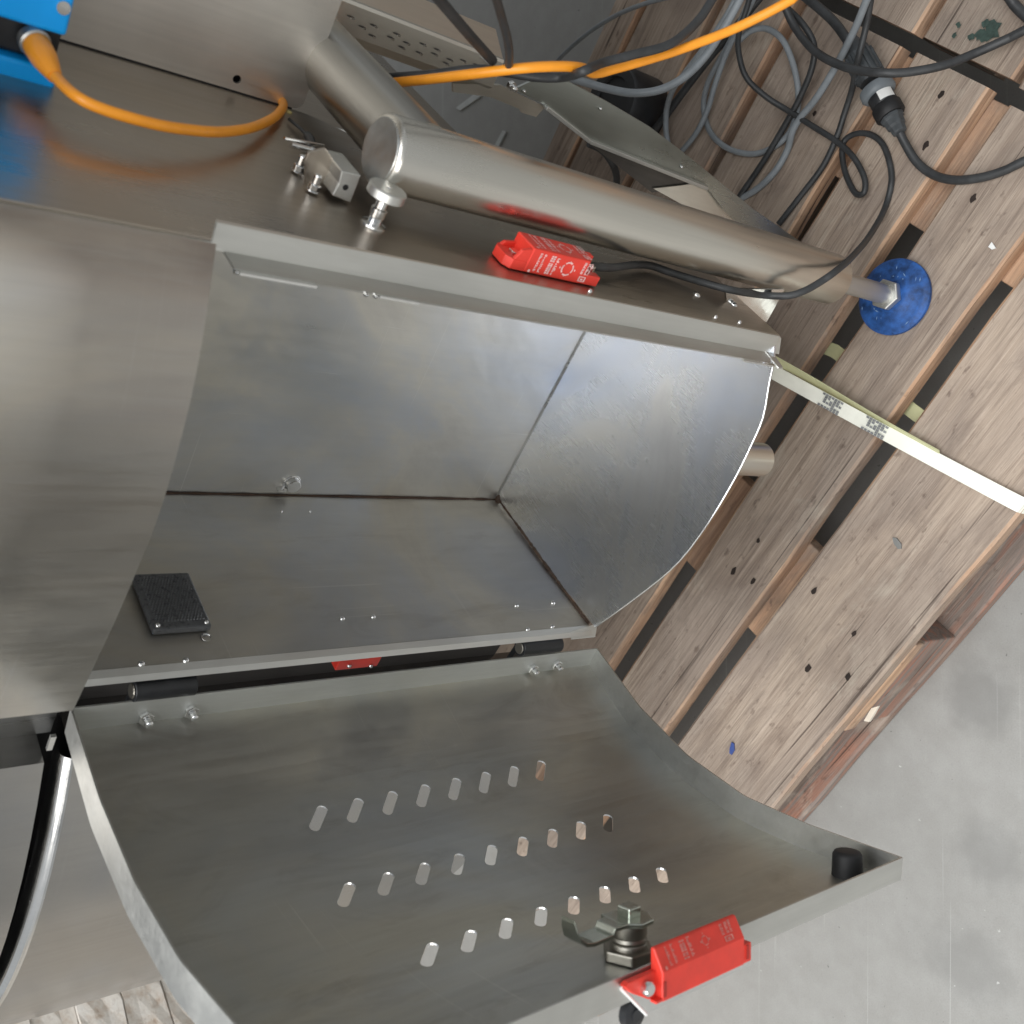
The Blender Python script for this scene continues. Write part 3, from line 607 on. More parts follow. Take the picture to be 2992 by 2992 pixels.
# rubber bumper at the lower free corner
bs, bz = dhit(2475, 2560); bp = dpos(bs) + dnor(bs) * .006 + Vector((0, 0, bz)); t_ = dtan(bs); n_ = dnor(bs)
b = MB(); b.lathe(bp - n_ * .006, n_, [(0, .0125), (.018, .012), (.0205, .0105), (.0212, .007)], 24); obj('bumper', b, M['rubber'], doorroot, smooth=True, angle=50)

# ---- red safety sensors: body with stepped ears, print on two faces
def sensor(name, O, ux, uy, uz, Ln, wx, wy, parent, chamf=0.0, label=None, seed=3, dim=False, faces=(0, 1), back=False, e0f=.20, e1f=.93):
    """O = corner at the mounting face; ux = out of the mounting face, uy = across, uz = along (length Ln)"""
    ux, uy, uz = Vector(ux).normalized(), Vector(uy).normalized(), Vector(uz).normalized()
    P = lambda a, b_, c: O + ux * a + uy * b_ + uz * c
    sec = [(0, 0), (wx, 0), (wx - chamf, wy), (0, wy)] if not back else [(0, 0), (wx, 0), (wx - chamf, back), (wx - chamf, wy), (0, wy)]
    b = MB(); e0, e1 = Ln * e0f, Ln * e1f
    b.prism([P(a, c, e0) for a, c in sec], uz * (e1 - e0))
    body = obj(name, b, M['red'], parent, bevel=.0011)
    if label: lab(body, label)
    ear = MB(); hgt = wx * .40
    i_ = .0003
    if back:
        yb, yf = wy - i_, wy * .52
        ear.prism([P(a_ * wx, yf, c_) for a_, c_ in ((.04, e0 + .0005), (.10, e0 * .72), (.55, e0 * .05), (.88, -e0 * .25), (.97, -e0 * .1), (.97, e0 + .0005))], uy * (yb - yf))
        obj('sensor_ear', ear, M['red'], body, bevel=.0006)
        w_ = MB(); w_.prism([P(a_ * wx, b_, e0 + .0005) for a_, b_ in ((.02, i_), (.12, i_), (.12, yf), (.02, yf))], -uz * (e0 * .28)); obj('sensor_wall', w_, M['red'], body, bevel=.0006)
        w_ = MB(); w_.lathe(P(.58 * wx, yf, e0 * .55), -uy, [(0, .0045), (.004, .0045), (.005, .0035)], 14); obj('sensor_screw', w_, M['bright'], body, smooth=True)
        w_ = MB(); w_.prism([P(.02 * wx, i_, e1 - .0005), P(.72 * wx, i_, e1 - .0005), P(.72 * wx, i_, Ln), P(.02 * wx, i_, Ln)], uy * (wy * .55)); obj('sensor_ear', w_, M['red'], body, bevel=.0008)
        w_ = MB()
        for zz in (e1 + (Ln - e1) * .35, e0 + .0015): w_.box(P(.42 * wx, -.0002, zz), (wx * .5, .0008, .0022), (ux, uy, uz)); 
        obj('sensor_notch', w_, M['redshade'], body)['kind'] = 'stuff'
    ear = MB()
    if not back: ear.prism([P(0, i_, e0 + .0005), P(0, i_, Ln * .05), P(0, wy * .22, 0), P(0, wy * .78, 0), P(0, wy - i_, Ln * .05), P(0, wy - i_, e0 + .0005)], ux * hgt)
    if not back:
        obj('sensor_ear', ear, M['red'], body, bevel=.0006); ear = MB()
        ear.prism([P(hgt - .0005, i_ * 2, e0 + .0005), P(wx * .93, i_ * 2, e0 + .0005), P(wx * .80, i_ * 2, Ln * .10), P(hgt - .0005, i_ * 2, Ln * .055)], uy * (wy * .13))
        obj('sensor_wall', ear, M['red'], body, bevel=.0006); ear = MB()
        ear.prism([P(hgt - .0005, wy - i_ * 2, e0 + .0005), P(wx * .62, wy - i_ * 2, e0 + .0005), P(wx * .55, wy - i_ * 2, Ln * .09), P(hgt - .0005, wy - i_ * 2, Ln * .055)], -uy * (wy * .13))
        obj('sensor_wall', ear, M['red'], body, bevel=.0006); ear = MB()
        for b0_, b1_ in ((i_, wy * .34), (wy * .72, wy - i_)):
            ear = MB(); ear.prism([P(.0002, b0_, e1 - .0005), P(.0002, b1_, e1 - .0005), P(.0002, b1_, Ln), P(.0002, b0_, Ln)], ux * wx * (.42 if b0_ < wy * .5 else .85))
            obj('sensor_ear', ear, M['red'], body, bevel=.0008)
    if not back:
        sc_ = MB(); sc_.lathe(P(hgt, wy * .42, Ln * .12), ux, [(0, wy * .20), (.0022, wy * .20)], 6); obj('sensor_screw', sc_, M['bright'], body, bevel=.0004); sc_ = MB(); sc_.lathe(P(0.002, wy * .53, Ln * .965), ux, [(0, wy * .17), (wx * .5, wy * .17)], 10)
        obj('sensor_screw', sc_, M['bright'], body, bevel=.0004)
    pr = MB(); rr = random.Random(seed)
    def mark(face, u, v, du, dv):
        # face 0: front side (b=0 plane, runs out along ux); face 1: outer face (along uy)
        if face == 0: o_, U, Vv, nn, sz = P(0, -.0003, 0), uz, ux, -uy, wx
        else:
            top = (P(wx - chamf, back or wy, 0) - P(wx, 0, 0)); o_, U, Vv, nn, sz = P(wx, 0, 0) + ux * .0004 - uy * .0002, uz, top.normalized(), ux, top.length
        p0 = o_ + U * (u * Ln) + Vv * (v * sz); pr.add([p0, p0 + U * (du * Ln), p0 + U * (du * Ln) + Vv * (dv * sz), p0 + Vv * (dv * sz)], [(0, 1, 2, 3)])
    for face in faces:
        for (u, hgt_, cw) in ((.27, .022, .05), (.315, .022, .05), (.39, .045, .085), (.455, .028, .06), (.75, .026, .05), (.795, .026, .05), (.83, .02, .05)):
            v = .12 if u < .7 else .42
            end = .86 if u < .6 else .9
            while v < end:
                w_ = cw * rr.uniform(.5, 1.0)
                for q_ in range(2 if hgt_ > .04 else 1):
                    mark(face, u + q_ * hgt_ * .55, v, hgt_ * (.45 if hgt_ > .04 else rr.choice((.55, 1.0))), w_)
                v += w_ + cw * (rr.choice((.22, .22, .7)))
        def ring(cu, cv, r0, r1, n=20, skip=lambda k: False):
            for k in range(n):
                if skip(k): continue
                q = []
                for rr_, kk in ((r0, k), (r1, k), (r1, k + 1), (r0, k + 1)):
                    a = 2 * math.pi * kk / n; q.append((cu * Ln + rr_ * math.cos(a), cv, rr_ * math.sin(a)))
                if face == 0: pr.add([P(0, -.0003, 0) + uz * a_ + ux * (c_ * wx + d_) for a_, c_, d_ in q], [(0, 1, 2, 3)])
                else:
                    tv = (P(wx - chamf, back or wy, 0) - P(wx, 0, 0)); tl = tv.length; tv.normalize()
                    pr.add([P(wx, 0, 0) + ux * .0004 - uy * .0002 + uz * a_ + tv * (c_ * tl + d_) for a_, c_, d_ in q], [(0, 1, 2, 3)])
        rad = min(wx, wy) * .30
        ring(.60, .5, rad * .78, rad, 24, lambda k: k % 6 == 3)
        for dx, dy in ((1.3, 0), (-1.3, 0)): mark(face, .60 + dx * rad / Ln - .006, .5 - .04, .012, .08)
        for dy in (1, -1): mark(face, .60 - .004, .5 + dy * (.30 if face == 0 else .30) - .03, .008, .06)
        mark(face, .76, .10, .075, .04); mark(face, .76, .29, .075, .04); mark(face, .76, .10, .014, .2); mark(face, .823, .10, .014, .2); mark(face, .785, .16, .025, .08)
        ring(.235, .10, 0, .0012, 10)
    obj('sensor_print', pr, M['printdim'] if dim else M['print'], body)
    return body
M['greystrip'] = plain('pale_grey_strip', (.5, .52, .51), .5)
M['redshade'] = plain('red_recess', (0.35, 0.02, 0.012), 0.5)
M['printdim'] = plain('faint_print', (0.62, 0.20, 0.17), 0.5, 0, 0.3, 300)
SZ0 = .300
s_top = Lp(1477, 783, .0018); s_bot = Lp(1731, 832, .0018)
zb1_ = Lp(1720, 756, .0208).z; zb0_ = Lp(1557, 719, .0208).z; ln0_ = s_top.z - s_bot.z + .002
sensor('safety_sensor', Vector((.0018, s_top.y, s_top.z + .001)), (1, 0, 0), (0, 1, 0), (0, 0, -1), s_top.z - s_bot.z + .002, .019, .024, mac, e0f=(s_top.z + .001 - zb0_) / ln0_, e1f=(s_top.z + .001 - zb1_) / ln0_, label='red safety sensor with pale print beside the tubular leg')
# actuator on the door's free flange: bright face looks to the front
YP = wld(f0.x, f0.y, 0).y - .0135
def Ly(x, y, Y):
    r = ray(x, y); k = (Y - CAM.y) / r.y; return loc(CAM + r * k)
aD0, aD1, aB0, aB1 = Ly(1926, 2848, YP), Ly(2205, 2732, YP), Ly(1913, 2941, YP), Ly(2187, 2811, YP)
wX = loc(R0 + Vector((1, 0, 0))); wY = loc(R0 + Vector((0, 1, 0)))     # world X, Y in machine axes
act_len = (aD0.z - aD1.z) + .016
hx = (aD0 - aB0).dot(wX)
O = Vector((aB0.x, aB0.y, aD0.z + .019))
sensor('door_actuator', O + wX * 0, wX, wY, (0, 0, -1), act_len, hx, .0105, doorroot, chamf=-.0128, label='red coded actuator on the free edge of the door', seed=5, dim=True, faces=(1,), back=.0075)
pA = Ly(1810, 2886, YP + .0118); pB = Ly(1884, 2962, YP + .0118); zt_ = (pA.z + pB.z) / 2
b = MB(); b.box(((pA + pB) / 2).lerp((pA + pB) / 2, 1) + Vector((0, 0, -act_len * .5)), ((pB - pA).length, .0016, act_len * .98), ((pB - pA).normalized(), zv.cross((pB - pA).normalized()).normalized(), zv)); obj('actuator_plate', b, M['bright'], doorroot)
b = MB(); b.tube([pA + wY * -.0012, pB + wY * -.0012], .0011, 8); obj('plate_edge', b, M['white'], doorroot, smooth=True)
kp = Ly(1838, 2955, YP + .02); b = MB(); b.lathe(kp, -wY, [(0, .0095), (.005, .0095), (.006, .008)], 20); b.lathe(kp - wY * .006, -wY, [(0, .004), (.0012, .004)], 12); obj('latch_key_head', b, M['black'], doorroot, smooth=True)

# ---- hinges and what shows in the gap
for (x0, y0, x1, y1) in ((1520, 1899, 1636, 1884), (388, 2027, 570, 2003)):
    A = Lq(x0, y0, -.022); Bq = Lq(x1, y1, -.022); px = (A.x + Bq.x) / 2
    b = MB(); b.lathe((px, -.020, A.z), (0, 0, -1), [(0, .0080), (.0005, .0085), (A.z - Bq.z - .0005, .0085), (A.z - Bq.z, .008)], 20); hg = obj('hinge', b, M['black'], mac, smooth=True)
    b = MB(); b.lathe((px, -.020, A.z + .0005), (0, 0, 1), [(0, .0062), (.0008, .0055)], 16); obj('hinge_pin', b, M['cast'], hg)
    b = MB(); b.box((px - .012, -.014, (A.z + Bq.z) / 2), (.024, .006, (A.z - Bq.z) * .9)); obj('hinge_leaf', b, M['black'], hg)
b = MB(); b.box((-.411, .030, .41), (.086, .002, .70)); obj('centre_post', b, M['shade'], mac)  # steel post coloured near black, gap shade put into the material
b = MB(); zr0, zr1 = Lq(975, 1955, -.006).z, Lq(1096, 1945, -.006).z
b.box((-.3905, -.0035, (zr0 + zr1) / 2), (.013, .010, zr0 - zr1)); rs = obj('safety_sensor', b, M['red'], mac, bevel=.001); lab(rs, 'red sensor half hidden in the hinge gap')
for dz in (.026, -.012 + .052): pass
for (x, y) in ((1020, 1945), (1083, 1945)): dome('sensor_screw', Lq(x, y, -.009), (.3, -1, 0), .0022, rs)
# upper dark band of the centre post between the two front panels
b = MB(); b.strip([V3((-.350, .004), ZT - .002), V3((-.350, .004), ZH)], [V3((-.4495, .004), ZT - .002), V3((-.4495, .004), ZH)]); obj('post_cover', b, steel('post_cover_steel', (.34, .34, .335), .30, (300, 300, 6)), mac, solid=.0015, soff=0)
# ---- left neighbour: closed bowed door below, panel above
def bow(u, P0=-.450, P1=-.890, d0=-.024, d1=-.045): return (P0 + (P1 - P0) * u, d0 + d1 * 4 * u * (1 - u) * .86)
LF = [bow(i / 12) for i in range(13)]
RAD = .0095
b = MB(); rows = []
for k in range(9):
    a = math.pi / 2 * k / 8; rows.append((RAD - RAD * math.cos(a), ZT - .004 - RAD + RAD * math.sin(a)))
rb = MB()
for (ins, z), (ins2, z2) in zip(rows, rows[1:]):
    rb.strip([V3((p[0], p[1] + ins), z) for p in LF], [V3((p[0], p[1] + ins2), z2) for p in LF])
rb.strip([V3((p[0], p[1] + RAD), ZT - .004) for p in LF], [V3((p[0], p[1] + .022), ZT - .004) for p in LF])
b.strip([V3(p, 0) for p in LF], [V3(p, rows[0][1]) for p in LF])
b.strip([V3((LF[0][0], LF[0][1]), 0), V3((LF[0][0], LF[0][1]), ZT - .012)], [V3((LF[0][0] + .004, .03), 0), V3((LF[0][0] + .004, .03), ZT - .012)])
b.strip([V3((LF[-1][0], LF[-1][1]), 0), V3((LF[-1][0], LF[-1][1]), ZT - .012)], [V3((LF[-1][0] - .001, .10), 0), V3((LF[-1][0] - .001, .10), ZT - .012)])
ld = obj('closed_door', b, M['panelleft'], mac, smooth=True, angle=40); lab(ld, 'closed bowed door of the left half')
obj('rolled_edge', rb, M['bright'], ld, smooth=True, angle=40)
b = MB(); b.box((-.438, -.015, ZT + .004), (.016, .003, .004)); obj('door_stop', b, M['flange'], mac)
LU = [(p[0], p[1] + .0) for p in LF]
b = MB(); b.strip([V3(p, ZT + .0085) for p in LU], [V3(p, ZH) for p in LU]); b.strip([V3(p, ZT + .0085) for p in LU], [V3((p[0], p[1] + .02), ZT + .0085) for p in LU])
b.strip([V3(LU[0], ZT + .0085), V3(LU[0], ZH)], [V3((LU[0][0] + .0005, .004), ZT + .0085), V3((LU[0][0] + .0005, .004), ZH)])
b.strip([V3(LU[-1], ZT + .0085), V3(LU[-1], ZH)], [V3((LU[-1][0], .1), ZT + .0085), V3((LU[-1][0], .1), ZH)])
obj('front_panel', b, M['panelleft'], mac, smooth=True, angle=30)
b = MB(); b.box((-.67, .026, .49), (.436, .002, .98)); obj('inner_partition', b, M['rubber'], mac)

# ---- leg, cross beam, foot
LPX, LQX, LR = .039, .068, .0245
b = MB(); ztube = -.122; b.lathe((LPX, LQX, ztube), (0, 0, 1), [(0, LR - .002), (.0012, LR), (.405 - ztube, LR), (.4075 - ztube, LR - .0012), (.409 - ztube, LR - .003)], 48, cap1=True); leg = obj('leg', b, M['tube'], mac, smooth=True, angle=50)
b = MB(); b.lathe((LPX, LQX, .4091), (0, 0, 1), [(0, LR - .0032), (.0006, LR - .0036)], 40); obj('leg_cap', b, M['flange'], leg)
b = MB(); b.lathe((LPX, LQX - .0, .376), (0, 1, 0), [(0.004, LR + .0008), (.62, LR + .0008)], 40); obj('cross_beam', b, M['beam'], mac, smooth=True, angle=50)
b = MB(); b.lathe((LPX, LQX, -.232), (0, 0, 1), [(0, .0102), (.118, .0102)], 24); obj('spindle', b, M['flange'], leg, smooth=True)
b = MB(); b.lathe((LPX, LQX, -.238), (0, 0, 1), [(0, .0135), (.007, .0165), (.013, .0165), (.014, .0155)], 6, rot=.3); obj('lock_nut', b, M['flange'], leg, bevel=.0008)
b = MB(); b.lathe((LPX, LQX, -.250), (0, 0, 1), [(.0, .038), (.002, .0405), (.006, .0405), (.0085, .0375), (.0095, .034), (.0105, .018), (.0135, .0155), (.016, .0145)], 48); ft = obj('foot', b, M['footblue'], leg, smooth=True, angle=50)
b = MB(); rq_ = random.Random(4)
for _ in range(22):
    a_ = rq_.uniform(0, 6.283); r_ = rq_.uniform(.02, .0368); l_ = rq_.uniform(.0012, .006); w_ = rq_.uniform(.0003, .0008); th = rq_.uniform(0, 3.14); zf = -.250 + .0105 - (r_ - .018) * (.001 / .016) + .00018 if r_ < .034 else -.250 + .0095 - (r_ - .034) * (.001 / .0035) + .00018
    c_ = Vector((LPX + r_ * math.cos(a_), LQX + r_ * math.sin(a_), zf)); u_ = Vector((math.cos(th), math.sin(th), 0)); v_ = Vector((-u_.y, u_.x, 0))
    b.add([c_ - u_ * l_ / 2, c_ - v_ * w_, c_ + u_ * l_ / 2, c_ + v_ * w_], [(0, 1, 2, 3)])
sf = obj('scuff_mark', b, plain('pale_scuff', (.16, .27, .46), .7), ft); sf['kind'] = 'stuff'
# bracket between side sheet and leg, under the sheet's lower edge
P4 = [Lq(x, y, .045) for x, y in ((2120, 845), (2292, 846), (2275, 879), (2240, 941), (2125, 900))]
b = MB(); b.prism(P4, (0, .0025, 0)); obj('leg_bracket', b, M['bright'], mac)
# stub leg below the chute floor
P = Lz(2196, 1341, -.048); b = MB(); b.lathe((P.x, P.y, -.062), (0, 0, 1), [(0, .0165), (.061, .0165)], 32); obj('stub_tube', b, M['tube'], mac, smooth=True)

# ---- upper bracket plate with the blue photo sensor
b = MB(); fz = .391
pl = [(.0022, fz + .010), (.0026, fz + .006), (.0045, fz + .003), (.008, fz + .0012), (.30, fz), (.30, ZH), (.0022, ZH)]
cpts = []
def hole_plate(outline, holes_, mapf, name, mat, parent, th):
    P_ = []; E_ = []
    for L_ in [outline] + [[(cx + r * math.cos(2 * math.pi * k / 14), cy + r * math.sin(2 * math.pi * k / 14)) for k in range(14)] for cx, cy, r in holes_]:
        o = len(P_); P_.extend([Vector(p) for p in L_]); E_.extend([(o + i, o + (i + 1) % len(L_)) for i in range(len(L_))])
    v_, e__, f_, *_ = delaunay_2d_cdt(P_, E_, [], 1, 1e-6); kf = []
    for f in f_:
        c = sum((v_[i] for i in f), Vector((0, 0))) / len(f)
        if any((c.x - cx) ** 2 + (c.y - cy) ** 2 < (r * .97) ** 2 for cx, cy, r in holes_): continue
        kf.append(f)
    b_ = MB(); b_.add([mapf(v) for v in v_], kf); return obj(name, b_, mat, parent, solid=th, soff=0)
hp = Lq(691, 230, .2135)
br = hole_plate(pl, [(hp.x, hp.z, .0031)], lambda v: Vector((v.x, .2135, v.y)), 'sensor_bracket', steel('bracket_steel', (.70, .67, .62), .48, (260, 260, 6), cloud=.08), mac, .002)
b = MB(); b.box((.156, .226, .70), (.308, .004, .60)); obj('hole_shade_plate', b, M['rubber'], br)  # black sheet added behind the hole so it reads as dark
b = MB(); b.box((.0010, .2132, .70), (.0022, .0012, .60)); obj('bracket_gap', b, M['rubber'], br)
b = MB(); b.box((.30, .81, .602), (.592, 1.15, .392)); obj('lower_shade_box', b, M['side'], mac, bevel=.003)  # unseen box, added to keep the beam and boards in shade
b = MB(); b.box((.025, .76, .95), (1.83, 1.48, .30)); obj('upper_shade_box', b, M['panel'], mac, bevel=.004)  # unseen overhead box, added to cast shade on everything below
b = MB(); b.box((-.485, .80, .39), (.81, 1.14, .78)); obj('back_shade_body', b, M['side'], mac, bevel=.004)  # rear body added and deepened to darken the floor behind
QS = .128
b1 = [Lq(x, y, QS) for x, y in ((0, 52), (195, 105), (0, 160), (0, 231), (150, 270), (200, 12))]
pe = [b1[3].x, b1[2].x, b1[0].x, .088]; zlo = min(b1[1].z, b1[4].z)
for i, (nm, mt_, dq) in enumerate((('sensor_shell', 'blue', 0), ('sensor_core', 'black', .004), ('sensor_shell', 'blue', 0))):
    b = MB(); b.box(((pe[i] + pe[i + 1]) / 2, QS + dq + .04, zlo + .10), (pe[i + 1] - pe[i] - .0004, .08 - dq * 2, .20)); 
    so = obj(nm, b, M[mt_], br, bevel=.0022, seg=3)
    if i == 2:
        P = Lq(185, 22, QS); b = MB(); b.cyl((P.x, QS - .0012, P.z), (P.x, QS + .004, P.z), .0038, 14); obj('sensor_screw', b, M['bright'], br, smooth=True)
# round plug and short orange lead
c0 = Lq(98, 118, QS + .004); cdir = (Lq(165, 232, QS - .028) - c0); cdir.normalize()
plug = thing('orange_sensor_lead', 'short orange lead with ring plug, from the blue sensor to the bracket gap', 'cable', macM)
b = MB(); b.lathe(c0 - cdir * .002, cdir, [(0, .0085), (.005, .0088), (.006, .0078)], 24); obj('plug_ring', b, M['flange'], plug, smooth=True)
b = MB(); b.lathe(c0 + cdir * .004, cdir, [(0, .0072), (.002, .0078), (.012, .0074), (.019, .006), (.027, .0040)], 24); obj('plug_body', b, M['orange'], plug, smooth=True, angle=60)
c1 = c0 + cdir * .029
cp = [c0 + cdir * .018, c1, Lp(222, 280, .018), Lp(310, 322, .0175), Lp(450, 362, .0165), Lp(560, 380, .015), Lp(650, 385, .0135), Lp(735, 373, .0115), Lp(795, 347, .009), Lp(822, 322, .007), Lp(828, 306, .005), Lp(824, 296, .004)]
b = MB(); b.tube(spline(cp, 8), .0033, 12); obj('lead', b, M['orange'], plug, smooth=True)
b = MB(); P = Lq(842, 332, .204); b.box(P, (.005, .004, .0042)); obj('cable_tie', b, M['yellow'], plug, bevel=.0008)

# ---- keeper block with bolts, and the index knob, on the side sheet
def sp(x, y): return Lp(x, y, .001)
B0 = sp(935, 600)
f_bot = sp(982, 590); qf = f_bot.y
c6 = lambda x, y: (780 + x * .2329, 330 + y * .2329)
kb = MB(); kb.prism([Lq(*c6(x, y), qf + .016) for x, y in ((520, 495), (735, 440), (925, 715), (905, 900), (830, 1030), (640, 1110), (470, 1010), (480, 600))], (0, .002, 0)); kroot = obj('keeper_plate', kb, M['side'], mac, bevel=.0005)
wq = [Lq(x, y, qf) for x, y in ((999, 499), (1055, 512), (1043, 545), (1024, 593), (971, 572), (990, 535))]
b = MB(); b.prism(wq, (0, .030, 0)); kblk = obj('keeper_block', b, M['flange'], mac, bevel=.0008)
P = Lq(1010, 548, qf - .0003); b = MB(); b.cyl(P, P + Vector((0, .001, 0)), .0020, 14); obj('keeper_hole', b, M['rubber'], kblk)
zt_ = max(p.z for p in wq) + .002
for (x, y) in ((868, 506), (912, 562), (958, 498)):
    P = sp(x, y); P.z = max(P.z, zt_ - .006); b = MB(); b.lathe(P, (1, 0, 0), [(.001, .0045), (.002, .0045)], 16); b.lathe(P, (1, 0, 0), [(.002, .0042), (.006, .0042)], 6); b.lathe(P, (1, 0, 0), [(.006, .0026), (.012, .0026), (.013, .0014)], 12); obj('bolt', b, M['bright'], mac, bevel=.0004)
b = MB(); P = Lp(905, 438, .012); b.cyl(P, P + Vector((0, .0, .014)), .0022, 12); b.cyl(P + Vector((.003, .006, -.012)), P + Vector((.003, .0, .02)), .0012, 8); obj('keeper_pin', b, M['bright'], mac, smooth=True)
kn = sp(1090, 657); kn2 = kn + Vector((.032, 0, 0))
b = MB(); b.lathe(kn, (1, 0, 0), [(0, .0086), (.0012, .0084), (.0022, .0045), (.006, .005), (.0065, .0054), (.012, .0054), (.0125, .0042), (.020, .0042)], 24); knob = obj('index_knob', b, M['bright'], mac, smooth=True)
b = MB(); b.lathe(kn + Vector((.020, 0, 0)), (1, 0, 0), [(0, .0118), (.0008, .0128), (.006, .0128), (.0068, .0120)], 32); obj('knob_disc', b, M['flange'], knob, smooth=True)
b = MB(); b.lathe(kn + Vector((.0268, 0, 0)), (1, 0, 0), [(0, .0022), (.0006, .0018)], 12); obj('knob_pin', b, M['bright'], knob)
tl_ = thing('sensor_whisker', 'thin dark lead running along the side sheet from the bracket gap to the keeper block', 'cable', macM)
b = MB(); b.tube(spline([Lp(845, 348, .004), Lp(880, 378, .005), Lp(905, 405, .006), Lp(912, 425, .006)], 6), lambda t: .0012 if t < .55 else .0032, 10); obj('lead', b, M['blackjacket'], tl_, smooth=True)

# ------------------------------------------------------------------ guard frame behind the machine
gf = thing('perforated_frame', 'slim perforated stainless upright with a bent gusset plate behind the tubular leg', 'frame', macM)
QC = .250
def cl(x, y): return Lq(x, y, QC)
c2 = lambda x, y: (980 + x * .2588, y * .2588)
c4 = lambda x, y: (1600 + x * .31056, y * .31056)
c3 = lambda x, y: (1400 + x * .3623, 200 + y * .3623)
pR = cl(*c2(800, 240)).x; pL = cl(*c2(600, 560)).x; zE = cl(*c3(150, 60)).z
ctop = .402
sl_ = []
for (x, y) in ((170, 185), (300, 300), (410, 400), (430, 285), (620, 420), (690, 380), (745, 530), (800, 480), (985, 495), (940, 590), (1145, 555), (1115, 605), (1290, 670), (1245, 710), (1440, 680), (1590, 730)):
    P = cl(*c2(x, y)); sl_.append((P.x, P.z))
face = [(pL, zE), (pR - .003, zE), (pR - .003, ctop), (pL, ctop)]
P_ = [Vector(p) for p in face]; E_ = [(0, 1), (1, 2), (2, 3), (3, 0)]
b = MB(); b.strip([Vector((pL, QC, zE)), Vector((pL, QC, ctop))], [Vector((pR - .003, QC, zE)), Vector((pR - .003, QC, ctop))])
b.strip([Vector((pR - .003, QC, zE)), Vector((pR - .003, QC, ctop))], [Vector((pR - .0006, QC + .001, zE)), Vector((pR - .0006, QC + .001, ctop))])
b.strip([Vector((pR - .0006, QC + .001, zE)), Vector((pR - .0006, QC + .001, ctop))], [Vector((pR, QC + .004, zE)), Vector((pR, QC + .004, ctop))])
b.strip([Vector((pR, QC + .004, zE)), Vector((pR, QC + .004, ctop))], [Vector((pR + .0145, QC + .03, zE)), Vector((pR + .0145, QC + .03, ctop))])
b.strip([Vector((pL, QC, zE)), Vector((pL, QC, ctop))], [Vector((pL - .009, QC + .012, zE)), Vector((pL - .009, QC + .012, ctop))])
obj('upright', b, M['tube'], gf, smooth=True, angle=50)
b = MB(); b2 = MB()
for (x, z) in sl_:
    pts_ = [(x + .0007 * math.cos(2 * math.pi * k / 10), z + .0036 * math.sin(2 * math.pi * k / 10)) for k in range(10)]
    b.add([Vector((px, QC - .0006, pz)) for px, pz in pts_], [tuple(range(10))]); b2.box((x - .0006, QC - .0008, z - .0022), (.0014, .0006, .003))
obj('slot', b, plain('slot_shade', (.06, .055, .05), .5), gf)['kind'] = 'stuff'
obj('slot_edge', b2, M['bright'], gf)['kind'] = 'stuff'
gn = Vector((0, 1, -.17)); gp = Vector((.06, QC, .15))
def gl(x, y): return Lpl(x, y, gp, gn)
plate = [gl(*p) for p in ((1588, 305), (1640, 330), (1718, 405), (2061, 541), (2230, 640), (2352, 716), (2300, 680), (2200, 610), (2003, 450), (1900, 372), (1770, 295), (1660, 238), (1566, 231), (1500, 246))]
plate = [gl(*p) for p in ((1500, 262), (1590, 306), (1718, 405), (2061, 541), (2120, 620), (2290, 780), (2420, 770), (2352, 716), (2200, 610), (2003, 450), (1900, 372), (1770, 295), (1660, 238), (1566, 231))]
b = MB(); b.prism(plate, gn.normalized() * .003); obj('gusset_plate', b, steel('gusset_steel', (.44, .46, .43), .34, (260, 260, 8), cloud=.05, bmp=.02, rvar=.5), gf)
for seg_ in (((1590, 308), (1718, 408)), ((1718, 408), (2061, 545))):
    A = gl(*seg_[0]); Bq = gl(*seg_[1]); d = Bq - A; b = MB(); w_ = gn.normalized()
    b.box((A + Bq) / 2 - w_ * .003, (d.length, .0038, .007), (d.normalized(), d.normalized().cross(w_), w_)); obj('folded_rim', b, M['flange'], gf, bevel=.0008)
uz_ = [gl(1772, 432), gl(2058, 546), gl(1930, 562)]
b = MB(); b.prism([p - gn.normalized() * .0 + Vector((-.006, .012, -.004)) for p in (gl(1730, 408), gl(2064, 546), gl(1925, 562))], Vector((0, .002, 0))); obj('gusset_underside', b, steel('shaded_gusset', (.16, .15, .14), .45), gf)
b = MB(); b.prism([p + Vector((-.002, .010, 0)) for p in (gl(2062, 545), gl(1928, 560), gl(2110, 660), gl(2230, 720), gl(2200, 620))], Vector((0, .002, 0))); obj('gusset_fold', b, M['tube'], gf)
b = MB(); b.prism([cl(*p) + Vector((0, .004, 0)) for p in ((1330, 250), (1470, 255), (1600, 318), (1573, 348), (1530, 335), (1525, 325), (1440, 290), (1330, 275))], Vector((0, .003, 0))); obj('angle_plate', b, M['tube'], gf)
b = MB(); b.prism([cl(*p) + Vector((0, .001, 0)) for p in ((1404, 168), (1412, 166), (1460, 204), (1448, 208))], Vector((0, -.004, 0))); obj('clip', b, M['flange'], gf)
hexnut('clamp_nut', cl(1484, 242) - Vector((0, .004, 0)), (0, -1, 0), .0045, .004, gf)
for (x, y) in ((1530, 265), (1753, 316), (1990, 486)): dome('rivet', gl(x, y) - gn.normalized() * .001, -gn, .0017, gf)

